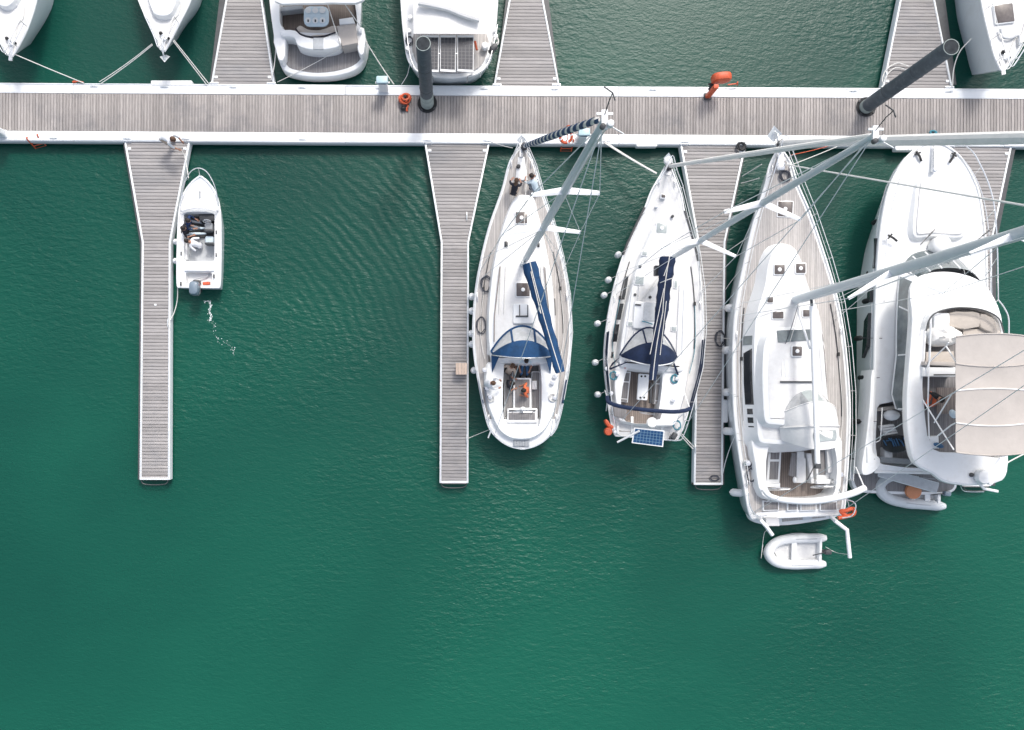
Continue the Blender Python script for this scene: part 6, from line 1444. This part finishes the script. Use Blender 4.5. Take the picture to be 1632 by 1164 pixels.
rope(W(1079, 683, 1.3), W(1107, 713, 0.55), 'white stern line of the navy-canvas sailboat to the finger', 0.12, 0.022, None, 0.05)
rope(W(817, 236, 1.7), W(783, 226, 0.6), 'white bow line of the blue-canvas sailboat to the hinge of the middle finger', 0.1, 0.016)
rope(W(783, 684, 1.3), W(746, 699, 0.55), 'thin stern line of the blue-canvas sailboat to the middle finger', 0.15, 0.011)
rope_path([W(283, 449, 0.75), W(282.5, 478, 0.4), W(277, 500, 0.4), W(269, 516, 0.55), W(271, 524, 0.54)], 'pale stern line of the small motorboat to the left finger', 0.02)
rope_path([W(289, 240, 0.95), W(293, 246, 0.8), W(298, 268, 0.8), W(300.5, 284, 1.2)], 'pale bow line held by the crouching person', 0.02)
rope(W(1214, 262, 2.0), W(1183, 281, 0.55), 'upper white line from the big yacht bow to the finger', 0.1, 0.018)
rope(W(1210, 284, 1.95), W(1181, 292, 0.55), 'lower white line from the big yacht bow to the finger', 0.1, 0.018)
rope(W(1193, 378, 1.9), W(1155, 404, 0.55), 'white spring line of the big yacht near the finger bend', 0.1, 0.016)
rope(W(1182, 428, 1.85), W(1156, 462, 0.55), 'thin white spring line of the big yacht amidships', 0.1, 0.014)
rope(W(1172, 540, 1.8), W(1151, 539, 0.55), 'short line of the big yacht to the coil on the finger', 0.08, 0.016)
rope(W(1174, 690, 1.6), W(1152, 755, 0.55), 'grey stern line of the big yacht to the end of the finger', 0.2, 0.016, wire)
rope(W(1262, 247, 2.1), DK(1325, 224, 0.6), 'orange-tinted bow line of the big yacht to the walkway', 0.1, 0.016, orange)
rope(W(1264, 262, 2.1), DK(1334, 226, 0.6), 'white second bow line of the big yacht to the walkway', 0.1, 0.018)
rope(W(1605, 738, 2.4), W(1660, 712, 0.7), 'white line leading off the motor yacht to the right', 0.1, 0.03)
rope_path([W(1316, 872, 0.7), W(1330, 880, 0.6), W(1352, 884, 1.8)], 'thin painter from the white dinghy to the davit', 0.012)
rope_path([W(1216, 868, 0.5), W(1213, 890, 0.6), W(1218, 850, 1.4), W(1222, 846, 1.9)], 'thin bow painter of the white dinghy', 0.012)
coil(W(1146.5, 540, 0.52), 0.20, 'dark tangled rope lying on the finger beside the big white yacht', ropeb, 3, 0.018, None, 1.8)
coil(W(1138, 762, 0.52), 0.2, 'dark rope coil at the end of the finger by the big white yacht', ropeb, 3, 0.016, None, 0.6)
coil(W(1181, 234, 0.6), 0.17, 'black rope bundle at the hinge of the finger beside the big yacht bow', black, 5, 0.04)
coil(DK(1486, 203, 0.58), 0.14, 'small blue-grey rope bundle on the planks above the motor yacht bow', ropeblue, 3, 0.03, None, 0.6)
mb = MB(); mb.box(DK(118, 130.5, 0.5), 0.12, 0.1, 0.08, 0.3); mb.tube([DK(116, 130, 0.55), DK(125, 129, 0.62), DK(133, 131, 0.6)], 0.035, 6)
solo(mb, 'mooring_snubber', orange, 'small orange snubber on the line at the top left of the walkway', 'snubber')

# ------------------------------------------------------------------ prop wash foam
mb = MB(); rf = random.Random(3)
def fleck(x, y, r, n=7):
    c = W(x, y, 0.006); ph = rf.uniform(0, 6)
    mb.add([c + Vector((math.cos(2 * math.pi * k / n + ph) * r * rf.uniform(0.4, 1.2), math.sin(2 * math.pi * k / n + ph) * r * rf.uniform(0.4, 1.2), 0)) for k in range(n)], [tuple(range(n))])
pth = [(324, 480), (334, 481), (337, 488), (332, 496), (337, 503), (335, 511), (341, 515), (342, 528), (345, 537), (352, 545), (364, 549), (372, 556), (377, 567)]
for k in range(len(pth) - 1):
    a, b = pth[k], pth[k + 1]
    nn = 12 if k < 5 else 7
    for j in range(nn):
        t = rf.random(); sp = 2.2 if k < 5 else 4.5
        fleck(lerp(a[0], b[0], t) + rf.gauss(0, sp * 0.5), lerp(a[1], b[1], t) + rf.gauss(0, sp * 0.5), rf.uniform(0.01, 0.034 if k < 5 else 0.022))
for off, n0, n1, wd in ((2.2, 0, 6, 0.006), (-2.0, 1, 6, 0.005)):
    q = cr([W(x + off * math.sin(k * 1.9 + off), y + off * math.cos(k * 2.3), 0.007) for k, (x, y) in enumerate(pth)][n0:n1], 6, False)
    A_, B_ = [], []
    for k, p in enumerate(q):
        d_ = (q[min(k + 1, len(q) - 1)] - q[max(k - 1, 0)]).normalized(); sN = Vector((-d_.y, d_.x, 0)) * wd * (0.3 + abs(math.sin(k * 0.9)) + rf.uniform(0, 0.5))
        A_.append(p + sN); B_.append(p - sN)
    mb.rings([A_, B_], False)
foam = mb.build('foam', foamm); foam['kind'] = 'stuff'; foam['label'] = 'broken white prop wash trailing behind the small motorboat'; foam['category'] = 'foam'

# ------------------------------------------------------------------ people
def person(label, foot, heading, pose, top, legs, hair=None, sleeves='short', shoes=None, long_hair=False, scale=1.0):
    """one continuous skinned body; joints are laid out facing +Y, then turned to the heading (degrees, 0 = up the picture)"""
    hair = hair or hairm; shoes = shoes or cdark
    J = {}; E_ = []
    pel = Vector(pose['pelvis']); lean = math.radians(pose.get('lean', 5)); tw = math.radians(pose.get('twist', 0))
    up = Vector((0, math.sin(lean), math.cos(lean))); fw = Vector((0, math.cos(lean), -math.sin(lean)))
    rt = Matrix.Rotation(tw, 3, up) @ Vector((1, 0, 0))
    def j(n, p, r, par, seg): J[n] = (Vector(p), r, par, seg)
    j('pelvis', pel, (0.155, 0.115), None, 'legs')
    j('waist', pel + up * 0.17, (0.14, 0.105), 'pelvis', 'top')
    j('chest', pel + up * 0.36, (0.165, 0.12), 'waist', 'top')
    j('collar', pel + up * 0.49, (0.10, 0.085), 'chest', 'top')
    hl = math.radians(pose.get('head', 10)) + lean * 0.6; hu = Vector((0, math.sin(hl), math.cos(hl)))
    nk = pel + up * 0.57; j('neck', nk, (0.055, 0.055), 'collar', 'skin')
    j('jaw', nk + hu * 0.08 + fw * 0.015, (0.075, 0.085), 'neck', 'skin'); j('skull', nk + hu * 0.17, (0.085, 0.10), 'jaw', 'skin'); j('crown', nk + hu * 0.23, (0.06, 0.07), 'skull', 'skin')
    hf_ = Vector((0, math.cos(hl), -math.sin(hl))); j('nose', nk + hu * 0.12 + hf_ * 0.125, (0.014, 0.014), 'jaw', 'skin')
    for s, sx in (('L', -1), ('R', 1)):
        j('ear' + s, nk + hu * 0.14 + rt * sx * 0.10, (0.016, 0.02), 'skull', 'skin')
        sh = pel + up * 0.47 + rt * sx * 0.185; j('sh' + s, sh, (0.066, 0.066), 'collar', 'top')
        el, hd = Vector(pose['el' + s]), Vector(pose['hd' + s])
        d1 = (el - sh); el = sh + d1.normalized() * 0.29; d2 = (hd - el).normalized(); wr = el + d2 * 0.25
        j('el' + s, el, (0.045, 0.045), 'sh' + s, 'top'); j('wr' + s, wr, (0.03, 0.03), 'el' + s, 'top' if sleeves == 'long' else 'skin')
        j('palm' + s, wr + d2 * 0.07, (0.036, 0.026), 'wr' + s, 'skin')
        side = d2.cross(Vector((0, 0, 1)));
        if side.length < 0.1: side = Vector((1, 0, 0))
        side.normalize(); curl = Vector((0, 0, -0.25))
        for k in range(4):
            o_ = side * (0.027 - 0.018 * k); ln = (0.075, 0.085, 0.08, 0.062)[k]
            j('f%d%s' % (k, s), wr + d2 * 0.115 + o_, (0.010, 0.010), 'palm' + s, 'skin'); j('g%d%s' % (k, s), wr + (d2 + curl).normalized() * ln + d2 * 0.115 + o_ * 1.15, (0.008, 0.008), 'f%d%s' % (k, s), 'skin')
        j('th' + s, wr + d2 * 0.07 + side * 0.06 * sx, (0.011, 0.011), 'palm' + s, 'skin')
        hp = pel + Vector((sx * 0.095, 0, -0.05)); kn, an = Vector(pose['kn' + s]), Vector(pose['an' + s])
        j('hip' + s, hp, (0.092, 0.092), 'pelvis', 'legs'); j('kn' + s, kn, (0.062, 0.062), 'hip' + s, 'legs')
        j('calf' + s, lerp(kn, an, 0.35), (0.058, 0.058), 'kn' + s, 'legs'); j('an' + s, an, (0.04, 0.04), 'calf' + s, 'legs')
        ft = an - kn; fd = Vector((0, 1, 0)) if abs(ft.normalized().y) < 0.8 else Vector((0, 0.3, 1)).normalized()
        j('toe' + s, an + fd * 0.15 + Vector((sx * 0.02, 0, -0.045)), (0.04, 0.028), 'an' + s, 'shoe')
    names = list(J); idx = {n: i for i, n in enumerate(names)}
    me = bpy.data.meshes.new('body'); me.from_pydata([tuple(J[n][0] * scale) for n in names], [(idx[J[n][2]], idx[n]) for n in names if J[n][2]], [])
    ob = bpy.data.objects.new('body_tmp', me); COL.objects.link(ob)
    sk = ob.modifiers.new('skin', 'SKIN'); sk.use_smooth_shade = True
    for i, n in enumerate(names):
        v = me.skin_vertices[0].data[i]; v.radius = (J[n][1][0] * scale, J[n][1][1] * scale); v.use_root = (n == 'pelvis')
    ss = ob.modifiers.new('sub', 'SUBSURF'); ss.levels = 1; ss.render_levels = 1
    dg = bpy.context.evaluated_depsgraph_get(); m2 = bpy.data.meshes.new_from_object(ob.evaluated_get(dg)); bpy.data.objects.remove(ob)
    m2.name = 'body'
    mats_ = {'top': top, 'legs': legs, 'skin': skinm, 'shoe': shoes}; order = list(mats_)
    m2.materials.clear()
    for k in order: m2.materials.append(mats_[k])
    segs = [(J[n][0] * scale, J[J[n][2]][0] * scale, J[n][3], J[n][1][0]) for n in names if J[n][2]]
    bare = pose.get('bare', False)
    for p in m2.polygons:
        c = p.center; best = None
        for a, b, sg, r in segs:
            ab = a - b; t = max(0, min(1, (c - b).dot(ab) / max(ab.length_squared, 1e-9))); d = (b + ab * t - c).length - r * 0.7
            if best is None or d < best[0]: best = (d, sg)
        p.material_index = order.index(best[1]); p.use_smooth = True
    root = thing('person', label, 'person', foot, 'people on the boats and walkway'); root.rotation_euler.z = math.radians(heading)
    body = bpy.data.objects.new('body', m2); COL.objects.link(body); body.parent = root
    def child(mb, name, m):
        me_ = bpy.data.meshes.new(name); me_.from_pydata([tuple(v) for v in mb.v], [], [tuple(f) for f in mb.f]); me_.polygons.foreach_set('use_smooth', [True] * len(me_.polygons)); me_.materials.append(m)
        o = bpy.data.objects.new(name, me_); COL.objects.link(o); o.parent = root; return o
    R = Matrix.Rotation(-hl, 3, 'X'); hc = (nk + hu * 0.165 - hf_ * 0.02) * scale
    mb = MB(); mb.ell(hc + hu * 0.012, 0.098 * scale, 0.118 * scale, 0.112 * scale, 16, 8, R, -0.25)
    if long_hair: mb.ell(hc - hf_ * 0.07 - hu * 0.10, 0.085 * scale, 0.06 * scale, 0.16 * scale, 12, 8, R)
    child(mb, 'hair', hair)
    for sx in (-1, 1):
        mb = MB(); mb.ell((nk + hu * 0.135 + hf_ * 0.088 + Vector((sx * 0.033, 0, 0))) * scale, 0.012, 0.009, 0.009, 8, 6); child(mb, 'eye', cdark)
    return root
SIT = dict(pelvis=(0, 0, 0.13), lean=-4, head=12, elL=(-0.3, 0.05, 0.35), elR=(0.3, 0.05, 0.35), hdL=(-0.18, 0.36, 0.2), hdR=(0.18, 0.36, 0.2), knL=(-0.13, 0.44, 0.12), knR=(0.13, 0.44, 0.12), anL=(-0.13, 0.5, -0.32), anR=(0.13, 0.5, -0.32))
def pose(base, **k): d = dict(base); d.update(k); return d
CROUCH = dict(pelvis=(0, -0.12, 0.36), lean=42, head=5, elL=(-0.28, 0.4, 0.4), elR=(0.28, 0.4, 0.4), hdL=(-0.1, 0.62, 0.2), hdR=(0.1, 0.62, 0.2), knL=(-0.17, 0.28, 0.42), knR=(0.17, 0.22, 0.3), anL=(-0.14, 0.05, 0.08), anR=(0.14, -0.1, 0.08))
BEND = dict(pelvis=(0, -0.15, 0.88), lean=72, head=-5, elL=(-0.25, 0.5, 0.6), elR=(0.25, 0.5, 0.6), hdL=(-0.1, 0.6, 0.3), hdR=(0.1, 0.62, 0.3), knL=(-0.11, -0.02, 0.47), knR=(0.11, 0.05, 0.47), anL=(-0.12, -0.08, 0.08), anR=(0.12, 0.02, 0.08))
STAND = dict(pelvis=(0, 0, 0.93), lean=6, head=15, elL=(-0.3, 0.1, 1.2), elR=(0.3, 0.1, 1.2), hdL=(-0.15, 0.4, 1.1), hdR=(0.15, 0.4, 1.1), knL=(-0.1, 0.02, 0.49), knR=(0.1, 0.02, 0.49), anL=(-0.11, -0.03, 0.08), anR=(0.11, 0.0, 0.08))

person('person in a white shirt crouching at the walkway edge, holding a bow line', W(275, 231, 0.56), -112, pose(BEND, lean=66), cwhite, cbeige, hairbr, 'short', skinm, scale=1.15)
person('person in a dark top kneeling on the foredeck of the blue-canvas sailboat', W(818, 308, 1.68), -12, pose(CROUCH, lean=38), cdark, cbeige, hairbr, 'short', long_hair=True)
person('person in a pale shirt bending over the bow rail of the blue-canvas sailboat', W(852, 303, 1.52), 28, pose(CROUCH, lean=55), cpale, cgrey, hairm)
person('person in white standing at the port winch in the cockpit of the blue-canvas sailboat', W(778, 611, 1.62), -95, pose(CROUCH, lean=25), cwhite, cwhite, hairbr, 'long')
person('person in beige sitting under the blue sprayhood, head bowed', W(809, 594, 1.16), -30, pose(SIT, lean=25), cbeige, cdark, hairbr)
person('person in jeans sitting in the companionway below the blue sprayhood', W(836, 580, 1.2), 178, pose(SIT, lean=-10), cpale, cjean, hairm)
person('person with an orange top sitting at the cockpit table of the blue-canvas sailboat', W(841, 622, 1.16), 95, pose(SIT, lean=20), corange, cdark, hairm)
person('person in dark clothes on the port cockpit bench of the blue-canvas sailboat', W(809.5, 612, 1.16), -90, pose(SIT, lean=10), cdark, cdark, hairm)
person('person in a navy jacket sitting forward in the small motorboat', W(303, 357, 0.55), -100, pose(SIT, lean=12), cnavy, cgrey, hairm, 'long')
person('person in a white shirt with dark hair in the stern of the small motorboat', W(321, 393, 0.44), 75, pose(SIT, lean=40), cwhite, cgrey, hairm)
person('person with pale trousers half hidden at the port side of the small motorboat', W(299, 370, 0.48), -88, pose(SIT, lean=4, knL=(-0.12, 0.44, 0.16), anL=(-0.14, 0.82, 0.0), knR=(0.12, 0.44, 0.16), anR=(0.1, 0.84, 0.0)), cdark, cpale, hairm)
person('person in black sitting at the flybridge rail of the motor yacht', W(1486, 628, 3.72), 160, pose(SIT, lean=22), cblack, corange, hairm)
